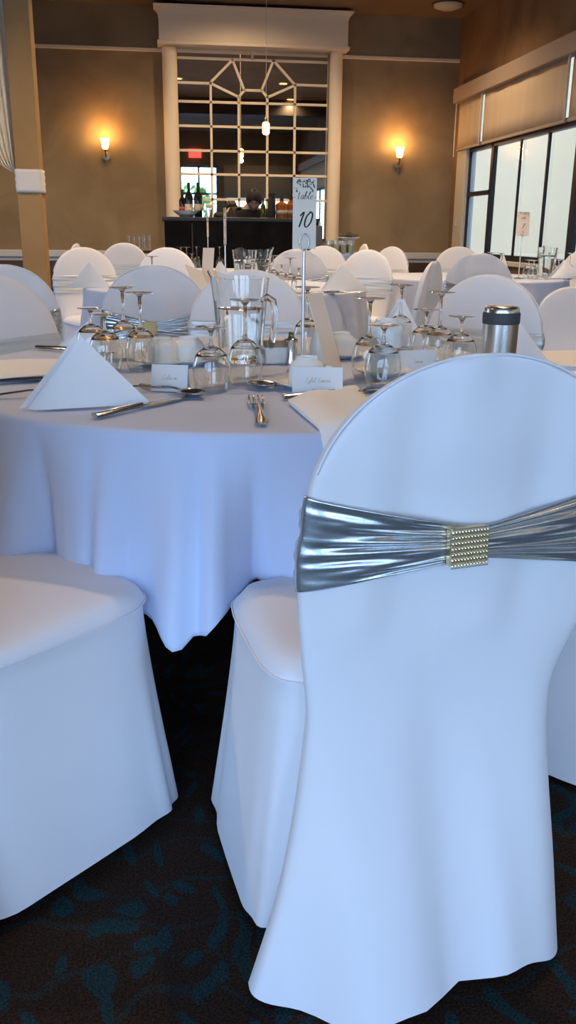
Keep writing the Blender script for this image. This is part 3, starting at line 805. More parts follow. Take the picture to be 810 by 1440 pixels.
# ---- strokes for hand lettering
def strokes(mb, polys, wd, m, th=.0004):
    for pl_ in polys:
        # smooth polyline
        pts = [Vector((x, 0, z)) for x, z in pl_]
        if len(pts) > 2:
            out = []
            for i in range(len(pts) - 1):
                p0 = pts[max(i - 1, 0)]; p1 = pts[i]; p2 = pts[i + 1]; p3 = pts[min(i + 2, len(pts) - 1)]
                for k in range(5):
                    t = k / 5
                    out.append(.5 * ((2 * p1) + (p2 - p0) * t + (2 * p0 - 5 * p1 + 4 * p2 - p3) * t * t + (3 * p1 - p0 - 3 * p2 + p3) * t ** 3))
            pts = out + [pts[-1]]
        n = len(pts); vs = []; fs = []
        for i, p in enumerate(pts):
            t = (pts[min(i + 1, n - 1)] - pts[max(i - 1, 0)]).normalized()
            nn = Vector((-t.z, 0, t.x)); w_ = wd * (.45 + .75 * abs(t.z))
            for sy in (0, -th):
                for s_ in (-.5, .5): vs.append(m @ (p + nn * w_ * s_ + Vector((0, sy, 0))))
        for i in range(n - 1):
            a = i * 4; b_ = a + 4
            fs += [(a, a + 1, b_ + 1, b_), (a + 2, b_ + 2, b_ + 3, a + 3), (a, b_, b_ + 2, a + 2), (a + 1, a + 3, b_ + 3, b_ + 1)]
        fs += [(0, 2, 3, 1), (n * 4 - 4, n * 4 - 3, n * 4 - 1, n * 4 - 2)]
        mb.add(vs, fs)
# glyphs in a 1-high box: (advance, polylines)
GLY = {
 't': (.42, [[(.14, .98), (.12, .4), (.16, .05), (.34, .10)], [(-.06, .64), (.14, .67), (.36, .70)]]),
 'a': (.5, [[(.4, .5), (.22, .55), (.05, .3), (.12, .04), (.28, .1), (.4, .5), (.38, .1), (.5, .05)]]),
 'b': (.48, [[(.05, .1), (.2, .95), (.1, .98), (.06, .3), (.12, .04), (.35, .15), (.36, .42), (.2, .45), (.08, .3)]]),
 'l': (.32, [[(.02, .2), (.22, .9), (.14, 1.0), (.08, .5), (.12, .05), (.3, .1)]]),
 'e': (.4, [[(.02, .25), (.3, .35), (.28, .52), (.12, .48), (.06, .2), (.16, .04), (.38, .12)]]),
 'i': (.25, [[(.02, .1), (.12, .5), (.1, .08), (.24, .1)], [(.16, .68), (.17, .7)]]),
 'm': (.7, [[(.02, .1), (.1, .5), (.08, .05), (.2, .45), (.3, .48), (.3, .05), (.42, .45), (.52, .48), (.52, .08), (.68, .1)]]),
 'n': (.5, [[(.02, .1), (.1, .5), (.08, .05), (.2, .45), (.32, .48), (.32, .08), (.48, .1)]]),
 'o': (.42, [[(.3, .48), (.12, .46), (.04, .2), (.15, .04), (.32, .15), (.3, .46), (.42, .42)]]),
 's': (.38, [[(.02, .1), (.2, .52), (.3, .25), (.2, .04), (.06, .1)]]),
 'y': (.45, [[(.05, .5), (.1, .15), (.28, .12), (.36, .5), (.28, -.2), (.1, -.4), (.05, -.25), (.4, .1)]]),
 'r': (.36, [[(.02, .1), (.1, .5), (.22, .48), (.2, .1), (.34, .1)]]),
 'C': (.7, [[(.6, .85), (.35, 1.0), (.08, .6), (.12, .15), (.4, .02), (.65, .25)]]),
 'S': (.6, [[(.5, .9), (.3, 1.0), (.15, .75), (.4, .45), (.3, .08), (.05, .12)]]),
 '1': (.38, [[(.05, .72), (.26, .98), (.20, .5), (.12, .0)]]),
 '0': (.6, [[(.36, 1.0), (.12, .7), (.08, .2), (.24, .0), (.46, .3), (.5, .8), (.36, 1.0), (.26, .92)]]),
 '7': (.5, [[(.02, .85), (.2, .95), (.5, .98), (.3, .5), (.14, .0)], [(.1, .5), (.45, .54)]]),
 ' ': (.35, []),
}
def word(mb, txt, x, z, h, wd, m, slant=.18, center=True):
    W = sum(GLY[c][0] for c in txt) * h
    cx_ = x - W / 2 if center else x
    for c in txt:
        adv, ps = GLY[c]
        strokes(mb, [[(cx_ + (a + slant * b_) * h, z + b_ * h) for a, b_ in p_] for p_ in ps if len(p_) > 1], wd, m)
        cx_ += adv * h

# ---- table number stand
def sign(label, clabel, loc, rz, num, cw=.072, chh=.180, ph=.215, withfl=True, grp='table number stands'):
    t = thing('table_number_stand', label, 'sign stand', loc, rz, grp)
    MB().lathe([(0, 0), (.038, 0), (.040, .003), (.036, .007), (.010, .010), (0, .010)], 36).build('base', steel, t)
    MB().tube([(0, 0, .006), (0, 0, ph)], .0042, 12).build('pole', poles, t)
    MB().tube([(.011 * sin(2 * PI * k / 24), -.006, ph + .020 + .020 * -cos(2 * PI * k / 24)) for k in range(24)], .0014, 8, closed=True).build('clip_ring', steel, t)
    MB().tube([(.011 * sin(2 * PI * k / 24), .004, ph + .020 + .020 * -cos(2 * PI * k / 24)) for k in range(24)], .0014, 8, closed=True).build('clip_ring', steel, t)
    c = thing('table_number_card', clabel, 'card', (loc[0], loc[1], loc[2] + ph + .004), rz, 'table number cards')
    MB().box(-cw / 2, cw / 2, -.0006, .0006, 0, chh, b=.0002).build('card', paper, c, smooth=False)
    I = Matrix.Translation((0, -.0008, 0))
    nb = MB(); word(nb, num, 0, chh * .31, .036, .0034, I, .2); nb.build('number', ink, c, smooth=False)
    tb_ = MB(); word(tb_, 'table', 0, chh * .70, .018, .0011, I, .25)
    strokes(tb_, [[(-.034, chh * .735), (-.030, chh * .722), (-.022, chh * .73)], [(.022, chh * .72), (.030, chh * .735), (.034, chh * .73)]], .0009, I)
    tb_.build('script_word', ink, c, smooth=False)
    if withfl:
        fl = MB(); rnd = random.Random(3)
        for k in range(46):
            x = rnd.uniform(-cw / 2 + .004, cw / 2 - .004)
            side = abs(x) / (cw / 2)
            z = chh - .004 - rnd.random() * (.014 + .026 * side ** 3)
            a = rnd.uniform(-1.9, 1.9); L_ = rnd.uniform(.004, .009)
            m = Matrix.Translation((x, -.0009, z)) @ Matrix.Rotation(a, 4, 'Y')
            fl.add([m @ Vector(q) for q in ((0, 0, 0), (L_ * .28, 0, -L_ * .5), (0, 0, -L_), (-L_ * .28, 0, -L_ * .5))], [(0, 1, 2, 3)])
            fl.add([m @ (Vector(q) + Vector((0, -.0003, 0))) for q in ((0, 0, 0), (L_ * .28, 0, -L_ * .5), (0, 0, -L_), (-L_ * .28, 0, -L_ * .5))], [(0, 1, 2, 3)])
        fl.build('printed_garland', leafink, c, smooth=False)
    return t
p = on(425, 522)
sign('silver table number stand on the near table', 'tall cream card reading table 10 on the near stand', p, math.radians(-6), '10', cw=.058, chh=.166, ph=.300)
p = (aty(317, 380, 5.35).x, 5.35, TZ)
sign('thin silver number stand on the middle table, before the bar', 'table number card turned nearly edge on, right one before the bar', p, math.radians(-82), '7', ph=.262, chh=.2)
p = (aty(293, 380, 8.6).x, 8.6, TZ)
sign('thin silver number stand on the far table near the bar', 'small table number card turned nearly edge on, left one before the bar', p, math.radians(-80), '7', ph=.28, chh=.18)
p = (aty(730, 380, 7.0).x, 7.0, TZ)
sign('thin number stand on the table by the window', 'cream card reading table 7 against the right window', p, math.radians(-8), '7', ph=.32, chh=.18, cw=.10)

# ---- napkins
def sheet(mb, A, B, Cc, th=.004, bow=(0, 0, 0), n=16, e=.0):
    A, B, Cc, bow = Vector(A), Vector(B), Vector(Cc), Vector(bow)
    nrm = (B - A).cross(Cc - A).normalized() * th / 2
    vs = []; idx = {}
    for s_ in (1, -1):
        for i in range(n + 1):
            for j in range(n + 1 - i):
                a, b_ = i / n, j / n; c = 1 - a - b_
                p = A * c + B * a + Cc * b_ + bow * (27 * a * b_ * c)
                edge = min(a, b_, c); k = min(1, edge * n / 1.5)
                idx[(s_, i, j)] = len(vs); vs.append(p + nrm * s_ * (.35 + .65 * k))
    fs = []
    for s_ in (1, -1):
        for i in range(n):
            for j in range(n - i):
                f = (idx[(s_, i, j)], idx[(s_, i + 1, j)], idx[(s_, i, j + 1)]); fs.append(f if s_ > 0 else f[::-1])
                if i + j < n - 1:
                    f = (idx[(s_, i + 1, j)], idx[(s_, i + 1, j + 1)], idx[(s_, i, j + 1)]); fs.append(f if s_ > 0 else f[::-1])
    bd = [(i, 0) for i in range(n)] + [(n - k, k) for k in range(n)] + [(0, n - k) for k in range(n)]
    for k in range(len(bd)):
        a, b_ = bd[k], bd[(k + 1) % len(bd)]
        fs.append((idx[(1, *a)], idx[(-1, *a)], idx[(-1, *b_)], idx[(1, *b_)]))
    mb.add(vs, fs)
def tent(label, loc, rz, w=.27, h=.135, d=.09, ax=.0, group='standing folded napkins', name='folded_napkin', sc=1):
    mb = MB()
    ap = (ax, d * .35, h)
    for k, o_ in enumerate((0, .006, .012)):
        sheet(mb, (-w / 2 + .020 - o_ * .8, .0 + o_, .003), (w / 2, 0 + o_, .003), (ap[0], ap[1] + o_ * .6, h - o_ * .4), .0042, (0, -.006 + o_, 0))
    for k, o_ in enumerate((0, .007)):
        sheet(mb, (-w / 2 - .004 + o_, d * .28 + o_, .003), (w / 2 - .02, d + o_, .003), (ap[0] - .010, ap[1] + .008 + o_, h - .003), .0042, (0, .008, 0))
    o = mb.build(name, napm, None, angle=45); o.location = loc; o.rotation_euler = (0, 0, rz); o.scale = (sc,) * 3
    return tag(o, label, 'napkin', group)
pa, pb = atz(32, 580, TZ), atz(213, 570, TZ)
nw = (pb - pa).length
tent('large white tent-folded napkin at front left of the near table', ((pa.x + pb.x) / 2, (pa.y + pb.y) / 2, TZ), math.atan2(pb.y - pa.y, pb.x - pa.x), nw, .142, .10, -.003)
tent('white tent napkin standing behind the goblets right of the cups', (aty(562, 480, 2.76).x, 2.76, TZ), -.1, .17, .150, .09, .01)
p = on(733, 520); tent('white tent napkin peeping over the foreground chair beside the mug', (p[0], p[1], TZ), .2, .2, .125, .10, 0)
p = (aty(127, 405, 5.72).x, 5.72, TZ); tent('white tent napkin on the left of the middle table, near the post', p, .0, .25, .150, .10, 0)
p = (aty(486, 405, 5.45).x, 5.45, TZ); tent('white tent napkin on the right of the middle table', p, .1, .30, .150, .12, -.01)
p = (aty(312, 385, 5.8).x, 5.8, TZ); tent('white standing napkin on the middle table before the bar', p, .1, .19, .16, .09, 0)
p = (aty(712, 390, 6.95).x, 6.95, TZ); tent('white standing napkin left of the window table number stand', p, .9, .22, .19, .1, .0)
p = (aty(797, 390, 6.9).x, 6.9, TZ); tent('pinkish tent napkin at the right edge on the window table', p, .1, .30, .15, .1, .0)
p = on(112, 492); tent('small rolled white napkin behind the big tent napkin', (p[0], p[1], TZ), -.3, .15, .085, .05, .03)

def flatnap(label, corners, th=.008, sag=None, name='flat_napkin', group='napkins lying flat', layers=2):
    # corners: 4 world points on the table, in order; sag(u,v) -> extra offset
    c = [Vector(q) for q in corners]; o0 = c[0].copy(); mb = MB()
    for L_ in range(layers):
        def f(u, v):
            p = (c[0] * (1 - u) + c[1] * u) * (1 - v) + (c[3] * (1 - u) + c[2] * u) * v
            if sag: p = p + sag(u, v)
            return p - o0 + Vector((0, 0, .002 + L_ * th / layers + .0012 * sin(9 * u + L_) * sin(7 * v)))
        n = 24; top = [f(i / n, j / n) + Vector((0, 0, th / layers * .8)) for i in range(n + 1) for j in range(n + 1)]
        bot = [f(i / n, j / n) for i in range(n + 1) for j in range(n + 1)]
        vs = top + bot; N2 = (n + 1) ** 2; fs = []
        for i in range(n):
            for j in range(n):
                a = i * (n + 1) + j; fs.append((a, a + n + 1, a + n + 2, a + 1)); fs.append((N2 + a, N2 + a + 1, N2 + a + n + 2, N2 + a + n + 1))
        ring_ = [i * (n + 1) for i in range(n)] + [n * (n + 1) + j for j in range(n)] + [(n - i) * (n + 1) + n for i in range(n)] + [n - j for j in range(n)]
        for k in range(len(ring_)):
            a, b_ = ring_[k], ring_[(k + 1) % len(ring_)]; fs.append((a, b_, N2 + b_, N2 + a))
        mb.add(vs, fs)
    o = mb.build(name, napm, None, angle=60); o.location = o0
    return tag(o, label, 'napkin', group)
# the one slipping off the table edge beside the chair
q = [on(405, 568), on(500, 547), on(560, 600), on(480, 632)]
def sag1(u, v):
    p = (Vector(q[0]) * (1 - u) + Vector(q[1]) * u) * (1 - v) + (Vector(q[3]) * (1 - u) + Vector(q[2]) * u) * v
    d = (Vector((p.x, p.y)) - Vector(TC)).length - .755
    z = .016 * sin(PI * u) * sin(PI * (.15 + v * .6)) + .005 * sin(7 * u + 3 * v) * sin(PI * u)
    if d > 0: z -= min(d * d * 14 + d * .3, .08)
    return Vector((0, 0, z + .0))
flatnap('white napkin slipping over the table edge behind the foreground chair', q, .008, sag1)
flatnap('white folded napkin lying flat at the left edge of the near table', [on(-60, 545), on(75, 535), on(85, 512), on(-50, 515)], .014, layers=3)
flatnap('white folded napkin lying flat beside the mug at the right edge', [on(745, 520), on(850, 525), on(835, 500), on(750, 500)], .014, layers=3)

# ---- cards
def place_card(label, px, py, rz, txt, h=.058, w=.092, group='white name cards'):
    p = on(px, py)
    t = thing('place_card', label, 'name card', p, rz, group)
    tl = .26
    mb = MB()
    for s_, (a, b_) in (( -1, (-.017, 0)), (1, (.017, 0))):
        m = Matrix.Translation((0, 0, h)) @ Matrix.Rotation(-s_ * tl, 4, 'X')
        mb.box(-w / 2, w / 2, -.0004, .0004, -h / cos(tl), 0, m=m)
    mb.build('card', wpaper, t, smooth=False)
    m = Matrix.Translation((0, 0, h)) @ Matrix.Rotation(tl, 4, 'X') @ Matrix.Translation((0, -.0006, -h / cos(tl)))
    m = Matrix.Translation((0, 0, h)) @ Matrix.Rotation(-tl, 4, 'X') @ Matrix.Translation((0, -.0006, -h / cos(tl)))
    wb = MB(); word(wb, txt, 0, h * .45, .0105, .0007, m, .3); wb.build('gold_script', goldink, t, smooth=False)
    return t
place_card('white name card with gold script in front of the upturned cup', 446, 553, math.radians(-6), 'Cybil Somers', w=.112)
place_card('white name card behind the knife, right of the tent napkin', 240, 549, math.radians(-16), 'Colin m', w=.084)
place_card('white name card half hidden by the foreground chair top', 585, 524, math.radians(8), 'Simon', w=.10)
# standing menu card, seen nearly edge-on
def menu(label, loc, rz, h=.17, w=.11, lean=.32, m_=None):
    t = thing('menu_card', label, 'menu card', loc, rz, 'standing menu cards')
    mb = MB()
    for s_ in (-1, 1):
        m = Matrix.Translation((0, 0, h)) @ Matrix.Rotation(-s_ * lean * .5, 4, 'X')
        mb.box(-w / 2, w / 2, -.0006, .0006, -h / cos(lean * .5), 0, m=m)
    mb.build('card', m_ or paper, t, smooth=False)
    m = Matrix.Translation((0, 0, h)) @ Matrix.Rotation(lean * .5 - lean, 4, 'X') @ Matrix.Translation((0, -.0008, -h))
    wb = MB()
    for k in range(6): word(wb, ['menu', 'salmon', 'carrots', 'lemon tart', 'tea'][k % 5].replace('u', 'n'), 0, .130 - k * .02, .008, .0006, m, .3)
    wb.build('printed_lines', goldink, t, smooth=False)
    return t
p = on(462, 524)
def leancard(label, p0, p1, wv, grp):
    # a card standing from p0 (foot) to p1 (top), width vector wv
    p0, p1, wv = Vector(p0), Vector(p1), Vector(wv); n_ = (p1 - p0).cross(wv).normalized() * .0012
    mb = MB(); pts = [p0 - wv / 2, p0 + wv / 2, p1 + wv / 2, p1 - wv / 2]
    vs = [a + n_ - p0 for a in pts] + [a - n_ - p0 for a in pts]
    mb.add(vs, [(0, 1, 2, 3), (7, 6, 5, 4), (0, 4, 5, 1), (1, 5, 6, 2), (2, 6, 7, 3), (3, 7, 4, 0)])
    o = mb.build('menu_card', paper, None, smooth=False, bevel=.0003); o.location = p0
    return tag(o, label, 'menu card', grp)
b0 = Vector(on(470, 518)); tp = aty(438, 412, b0.y)
leancard('tall cream menu card leaning beside the table ten pole', (b0.x, b0.y, TZ), (tp.x + .008, tp.y, tp.z), (.05, .06, 0), 'standing menu cards')
pp_ = Vector((aty(290, 390, 5.7).x, 5.7, TZ)); leancard('cream menu card on the middle table, left of the number stand', pp_ + Vector((0, 0, 0)), pp_ + Vector((.02, .03, .24)), (.07, .01, 0), 'standing menu cards')
pp_ = Vector((aty(284, 400, 5.5).x, 5.5, TZ)); leancard('pinkish menu card lying askew on the middle table', pp_ + Vector((0, 0, 0)), pp_ + Vector((-.05, .05, .13)), (.10, -.01, -.04), 'standing menu cards')
pp_ = Vector((aty(132, 440, 5.05).x, 5.05, TZ))

# ---- cutlery
def ribbon(mb, pts, ws, th=.0022):
    pts = [Vector(p) for p in pts]; n = len(pts); vs = []; fs = []
    for i, p in enumerate(pts):
        w_ = ws[i]
        vs += [p + Vector((0, -w_ / 2, 0)), p + Vector((0, -w_ * .3, th / 2)), p + Vector((0, w_ * .3, th / 2)), p + Vector((0, w_ / 2, 0)), p + Vector((0, w_ * .3, -th / 2)), p + Vector((0, -w_ * .3, -th / 2))]
    for i in range(n - 1):
        for k in range(6):
            a = i * 6 + k; b_ = i * 6 + (k + 1) % 6; fs.append((a, a + 6, b_ + 6, b_))
    fs += [tuple(range(6))[::-1], tuple((n - 1) * 6 + k for k in range(6))]
    mb.add(vs, fs)
def knife():
    t = thing('dinner_knife', '', 'knife', group='cutlery on the near table')
    m1 = MB(); ribbon(m1, [(0, 0, .005), (.01, 0, .0052), (.06, 0, .006), (.10, 0, .006), (.112, 0, .006)], [.014, .018, .015, .012, .010], .007); m1.build('handle', steel, t)
    m2 = MB(); ribbon(m2, [(.11, 0, .006), (.125, 0, .005), (.17, .001, .004), (.21, .002, .003), (.232, .004, .003), (.238, .005, .003)], [.008, .016, .019, .018, .010, .003], .002); m2.build('blade', steel, t)
    return t
def fork(L=.20):
    t = thing('dinner_fork', '', 'fork', group='cutlery on the near table')
    m1 = MB(); ribbon(m1, [(0, 0, .004), (.012, 0, .004), (.05, 0, .007), (.09, 0, .010), (.115, 0, .010), (.128, 0, .008)], [.010, .016, .009, .006, .006, .010], .003); m1.build('handle', steel, t)
    m2 = MB(); ribbon(m2, [(.127, 0, .008), (.135, 0, .006), (.150, 0, .004)], [.012, .022, .025], .002); m2.build('neck', steel, t)
    for k in range(4):
        y = -.0098 + k * .0065
        m3 = MB(); ribbon(m3, [(.149, y, .004), (.17, y, .0035), (.188, y, .005), (.197, y, .008)], [.0042, .0038, .0034, .002], .002); m3.build('tine', steel, t)
    return t
def spoon():
    t = thing('dinner_spoon', '', 'spoon', group='cutlery on the near table')
    m1 = MB(); ribbon(m1, [(0, 0, .004), (.012, 0, .004), (.05, 0, .007), (.09, 0, .010), (.12, 0, .009), (.132, 0, .006)], [.009, .015, .008, .006, .006, .009], .003); m1.build('handle', steel, t)
    def f(u, v):
        a = 2 * PI * v; r = u
        x = .160 + .032 * r * cos(a); y = .021 * r * sin(a) * (1 - .12 * cos(a))
        return Vector((x, y, .0015 + .008 * r * r))
    MB().grid(f, 10, 28, cv=True).build('bowl', steel, t, solid=.0014)
    return t
def lay(o, a, b_, label, z=TZ):
    pa, pb = atz(*a, z), atz(*b_, z)
    o.scale = (1.15, 1.3, 1.35); o.location = (pa.x, pa.y, z + .0005); o.rotation_euler = (0, 0, math.atan2(pb.y - pa.y, pb.x - pa.x)); o['label'] = label
def lay_d(o, a, b_, label): 
    c = dup(o, label, (0, 0, 0)); lay(c, a, b_, label); return c
kn = knife(); lay(kn, (133, 589), (258, 562), 'silver dinner knife in front of the big tent napkin')
fk = fork(); lay(fk, (369, 600), (357, 554), 'silver dinner fork lying alone at the centre of the table front')
fk.scale = (1.35, 1.5, 1.4)
spn = spoon(); lay(spn, (470, 557), (392, 549), 'silver spoon before the front name card')
lay_d(kn, (398, 562), (470, 556), 'silver knife partly under the slipping napkin')
lay_d(fk, (262, 549), (190, 552), 'silver fork before the left name card')
lay_d(spn, (198, 544), (262, 557), 'silver spoon crossing the fork before the left name card')
lay_d(kn, (52, 491), (92, 494), 'silver knife on the far left of the near table')
lay_d(kn, (-20, 541), (60, 537), 'silver knife lying on the flat napkin at left edge')
lay_d(fk, (-30, 562), (40, 558), 'silver fork at the left edge of the table')
lay_d(spn, (520, 545), (500, 562), 'silver spoon tip between the glass pair and foreground chair')

# ---- glassware on the further tables
FG = {'mid': 'stemmed glasses on the middle table', 'win': 'stemmed glasses on the window table', 'far': 'stemmed glasses on the far table'}
def fgl(px, Y, kind, lb, g): 
    src = gt if kind == 't' else gs
    dup(src, lb, (aty(px, 380, Y).x, Y, TZ), 0, FG[g])
for a in [(384, 5.9, 't', 'tall glass left of the table ten card, on the middle table'), (396, 5.75, 's', 'short glass left of the table ten card, on the middle table'),
          (408, 5.35, 't', 'tall upturned glass just left of the table ten pole, middle table'), (420, 5.3, 's', 'short upturned glass behind the table ten pole'),
          (352, 5.55, 's', 'short glass before the iced pitcher'), (375, 5.6, 's', 'short glass before the second far pitcher')]: fgl(*a, 'mid')
for a in [(255, 8.5, 't', 'tall upturned glass left of the bar front, leftmost of its row'), (263, 8.4, 't', 'tall upturned glass second from left before the bar'),
          (277, 8.7, 't', 'tall upturned glass left of the far number stand'), (309, 8.7, 't', 'tall upturned glass right of the far number stand'), (270, 8.3, 's', 'short glass left of the far number stand')]: fgl(*a, 'far')
for a in [(689, 7.2, 't', 'leftmost upturned glass on the window table'), (703, 7.0, 't', 'second upturned glass from left on the window table'),
          (743, 7.1, 's', 'short glass right of the window number stand'), (750, 6.95, 's', 'short glass before the window pitcher, left side'),
          (757, 7.35, 't', 'tall glass behind the window pitcher'), (785, 7.1, 's', 'short glass right of the window pitcher'), (800, 7.2, 't', 'tall glass at the right edge of the window table')]: fgl(*a, 'win')
p = (aty(240, 360, 6.9).x, 6.9, TZ)
mgl = dup(gt, 'tall upturned glass before the greyish chair left of the bar', (aty(214, 380, 5.5).x, 5.5, TZ), 0, FG['mid'])
for px, Y, lb in [(428, 5.2, 'silver spoon on the middle table left of the tent napkin')]:
    dup(spn, lb, (aty(px, 400, Y).x, Y, TZ), .3, 'cutlery on the further tables')
dup(kn, 'silver knife on the middle table before the tent napkin', (aty(455, 410, 5.25).x, 5.25, TZ), .1, 'cutlery on the further tables')
dup(spn, 'silver spoon on the window table before the pitcher', (aty(765, 390, 6.85).x, 6.85, TZ), -.3, 'cutlery on the further tables')

# ------------------------------------------------------------------ bar
YBr = 9.3
bx0, bx1 = aty(232, 340, YBr).x, aty(447, 340, YBr).x; bz = aty(340, 306, YBr).z
bar = thing('bar_counter', 'long bar draped in black cloth below the mirror', 'bar', ((bx0 + bx1) / 2, YBr, 0))
bw = (bx1 - bx0) / 2
MB().box(-bw, bw - .02, .02, .62, 0, bz - .04, b=.01).build('carcass', beamm, bar, smooth=False)
MB().box(-bw - .02, bw + .01, -.02, .66, bz - .04, bz, b=.008).build('counter_top', blackf, bar, smooth=False)
def skirtf(u, v): return Vector((-bw + 2 * bw * u, -.012 - .012 * sin(u * 60) * (1 - v * .6), .02 + (bz - .06) * v))
MB().grid(skirtf, 240, 8).build('black_skirt', blackc, bar, solid=.004)
MB().tube([(-bw + .27, -.035, .02), (-bw + .27, -.035, bz - .06)], .005, 8).build('edge_tube', dgrey, bar)
MB().box(bw - .10, bw + .04, -.04, .5, 0, bz - .07, b=.006).build('end_panel', mat('grey_end_panel', (.12, .12, .12), .5), bar, smooth=False)
def bottle(name, label, px, Y, h, r, m, neck=.32, lab=None, grp='bottles on the bar', nr=.35, capm=None):
    x = aty(px, 300, Y).x
    t = thing(name, label, 'bottle', (x, Y, bz), 0, grp)
    MB().lathe([(0, 0), (r * .95, 0), (r, .006), (r, h * (1 - neck - .10)), (r * .93, h * (1 - neck - .05)), (r * nr * 1.1, h * (1 - neck + .06)), (r * nr, h * .82), (r * nr, h * .99), (0, h * .99)], 28).build('body', m, t)
    MB().lathe([(0, h * .86), (r * nr * 1.12, h * .86), (r * nr * 1.12, h), (0, h)], 20).build('cap', capm or ink, t)
    if lab: MB().lathe([(r * 1.02, h * .20), (r * 1.02, h * .38)], 28).build('paper_label', lab, t, solid=.001)
    return t
YBt = YBr + .22
bottle('wine_bottle', 'dark wine bottle at left end of the bar, small and lower', 257, YBt + .1, .27, .034, winem, lab=labelred)
bottle('wine_bottle', 'dark wine bottle with dark label, middle of the three', 266, YBt, .33, .040, winem, lab=labelm)
bottle('wine_bottle', 'dark wine bottle with pale label, right of the three', 279, YBt, .33, .042, winem, lab=labelm)
bottle('green_bottle', 'slim green bottle right of the bartender', 370, YBt + .15, .20, .026, greenglass, lab=None)
bottle('black_bottle', 'tall black bottle right of the bartender', 382, YBt, .24, .040, ink, neck=.25, nr=.8)
bottle('spirit_decanter', 'round amber bottle with cream label near the table ten card', 396, YBt, .20, .062, amberm, neck=.25, nr=.3, lab=labelm)
bottle('spirit_decanter', 'amber bottle half behind the table ten card', 409, YBt + .05, .21, .058, amberm, neck=.3, nr=.3, lab=labelm)
bowl_ = MB().lathe([(0, .01), (.05, .0), (.10, .03), (.135, .06), (.13, .06), (.09, .035), (0, .015)], 36).build('white_bowl', china)
bowl_.location = (aty(262, 300, YBr + .12).x, YBr + .14, bz - .008 + .008); tag(bowl_, 'white dish on the bar before the wine bottles', 'dish')
gcup = thing('wine_cooler', 'small clear cup with green top on the bar edge above a number card', 'cup', (aty(294, 300, YBr + .1).x, YBr + .1, bz))
MB().lathe([(0, 0), (.028, 0), (.036, .09), (.034, .09), (.026, .005), (0, .004)], 24).build('cup', glassm, gcup)
MB().lathe([(0, .088), (.030, .09), (.034, .11), (.02, .13), (0, .132)], 24).build('green_top', candle, gcup)

# tumblers left of bar on a small shelf
sh = thing('side_shelf', 'dark narrow side table left of the bar holding tumblers', 'side table', (aty(197, 350, 11.2).x, 11.2, 0))
zsh = aty(197, 352, 11.2).z
MB().box(-.30, .30, -.2, .2, zsh - .03, zsh, b=.005).build('top', beamm, sh, smooth=False)
for sx in (-1, 1):
    for sy in (-1, 1): MB().tube([(sx * .27, sy * .17, 0), (sx * .27, sy * .17, zsh - .03)], .016, 8).build('leg', beamm, sh)
tm = None
for i, (dx_, dy) in enumerate([(-.13, 0), (-.07, .05), (-.01, -.03), (.05, .04), (.11, 0), (.02, .10)]):
    lb = ['tall clear tumbler, leftmost of the cluster left of the bar', 'tall clear tumbler second in the cluster left of the bar', 'tall tumbler front centre of the cluster left of the bar',
          'tall tumbler right of centre in the cluster left of the bar', 'tall clear tumbler, rightmost of the cluster left of the bar', 'tall tumbler at the back of the cluster left of the bar'][i]
    if tm is None:
        tm = MB().lathe([(0, 0), (.028, 0), (.036, .17), (.0345, .17), (.027, .008), (0, .008)], 28).build('tumbler', glassm); tag(tm, lb, 'glass', 'tall tumblers left of the bar'); o = tm
    else: o = tm.copy(); COL.objects.link(o); o['label'] = lb
    o.location = (sh.location.x + dx_, 11.2 + dy, zsh)

# blue side table with candle glasses and dark hat-like plant
bt = aty(478, 357, 8.9); zbt = bt.z
b2 = thing('side_table', 'tall side table under a blue cloth right of the bar', 'side table', (bt.x + .03, 9.1, 0))
MB().box(-.17, .17, -.2, .2, zbt - .025, zbt - .004).build('tabletop', beamm, b2, smooth=False)
for sx in (-1, 1):
    for sy in (-1, 1): MB().tube([(sx * .14, sy * .17, 0), (sx * .14, sy * .17, zbt - .02)], .015, 8).build('leg', dgrey, b2)
def bcf(u, v):
    if v < .25:
        k = v / .25; e = .28
        a = 2 * PI * u; return Vector((.19 * k * sgn(cos(a)) * abs(cos(a)) ** e, .22 * k * sgn(sin(a)) * abs(sin(a)) ** e, zbt))
    k = (v - .25) / .75; a = 2 * PI * u; e = .28; w_ = 1 + .12 * k + .04 * k * sin(14 * a)
    return Vector((.19 * w_ * sgn(cos(a)) * abs(cos(a)) ** e, .22 * w_ * sgn(sin(a)) * abs(sin(a)) ** e, zbt - .002 - (zbt - .03) * k))
bc = MB().grid(bcf, 140, 24, cu=True).build('blue_tablecloth', blue_cloth, None, solid=.002)
bc.location = b2.location; tag(bc, 'plain blue cloth on the side table right of the bar', 'tablecloth')
vo = None
for i in range(8):
    dx_ = -.13 + (i % 4) * .075; dy = -.13 + (i // 4) * .09
    lb = ('front' if i < 4 else 'back') + ' row votive glass, ' + ['leftmost', 'second from left', 'third from left', 'rightmost'][i % 4] + ' on the blue side table'
    if vo is None:
        vo = thing('votive_glass', lb, 'candle glass', group='votive glasses on the blue table')
        MB().lathe([(0, 0), (.030, 0), (.033, .12), (.0315, .12), (.029, .006), (0, .006)], 24).build('glass', glassm, vo)
        MB().lathe([(0, .007), (.0275, .007), (.029, .085), (0, .085)], 20).build('wax', candle, vo); o = vo
        o.location = (b2.location.x + dx_, 9.1 + dy, zbt + .002)
    else: dup(vo, lb, (b2.location.x + dx_, 9.1 + dy, zbt + .002))
ds = thing('greenery_dish', 'dark greenery in a white dish above the votive glasses', 'dish', (b2.location.x + .10, 9.12, zbt + .123))
MB().lathe([(0, 0), (.05, 0), (.11, .03), (.105, .032), (.05, .006), (0, .006)], 32).build('dish', china, ds)
lf = MB()
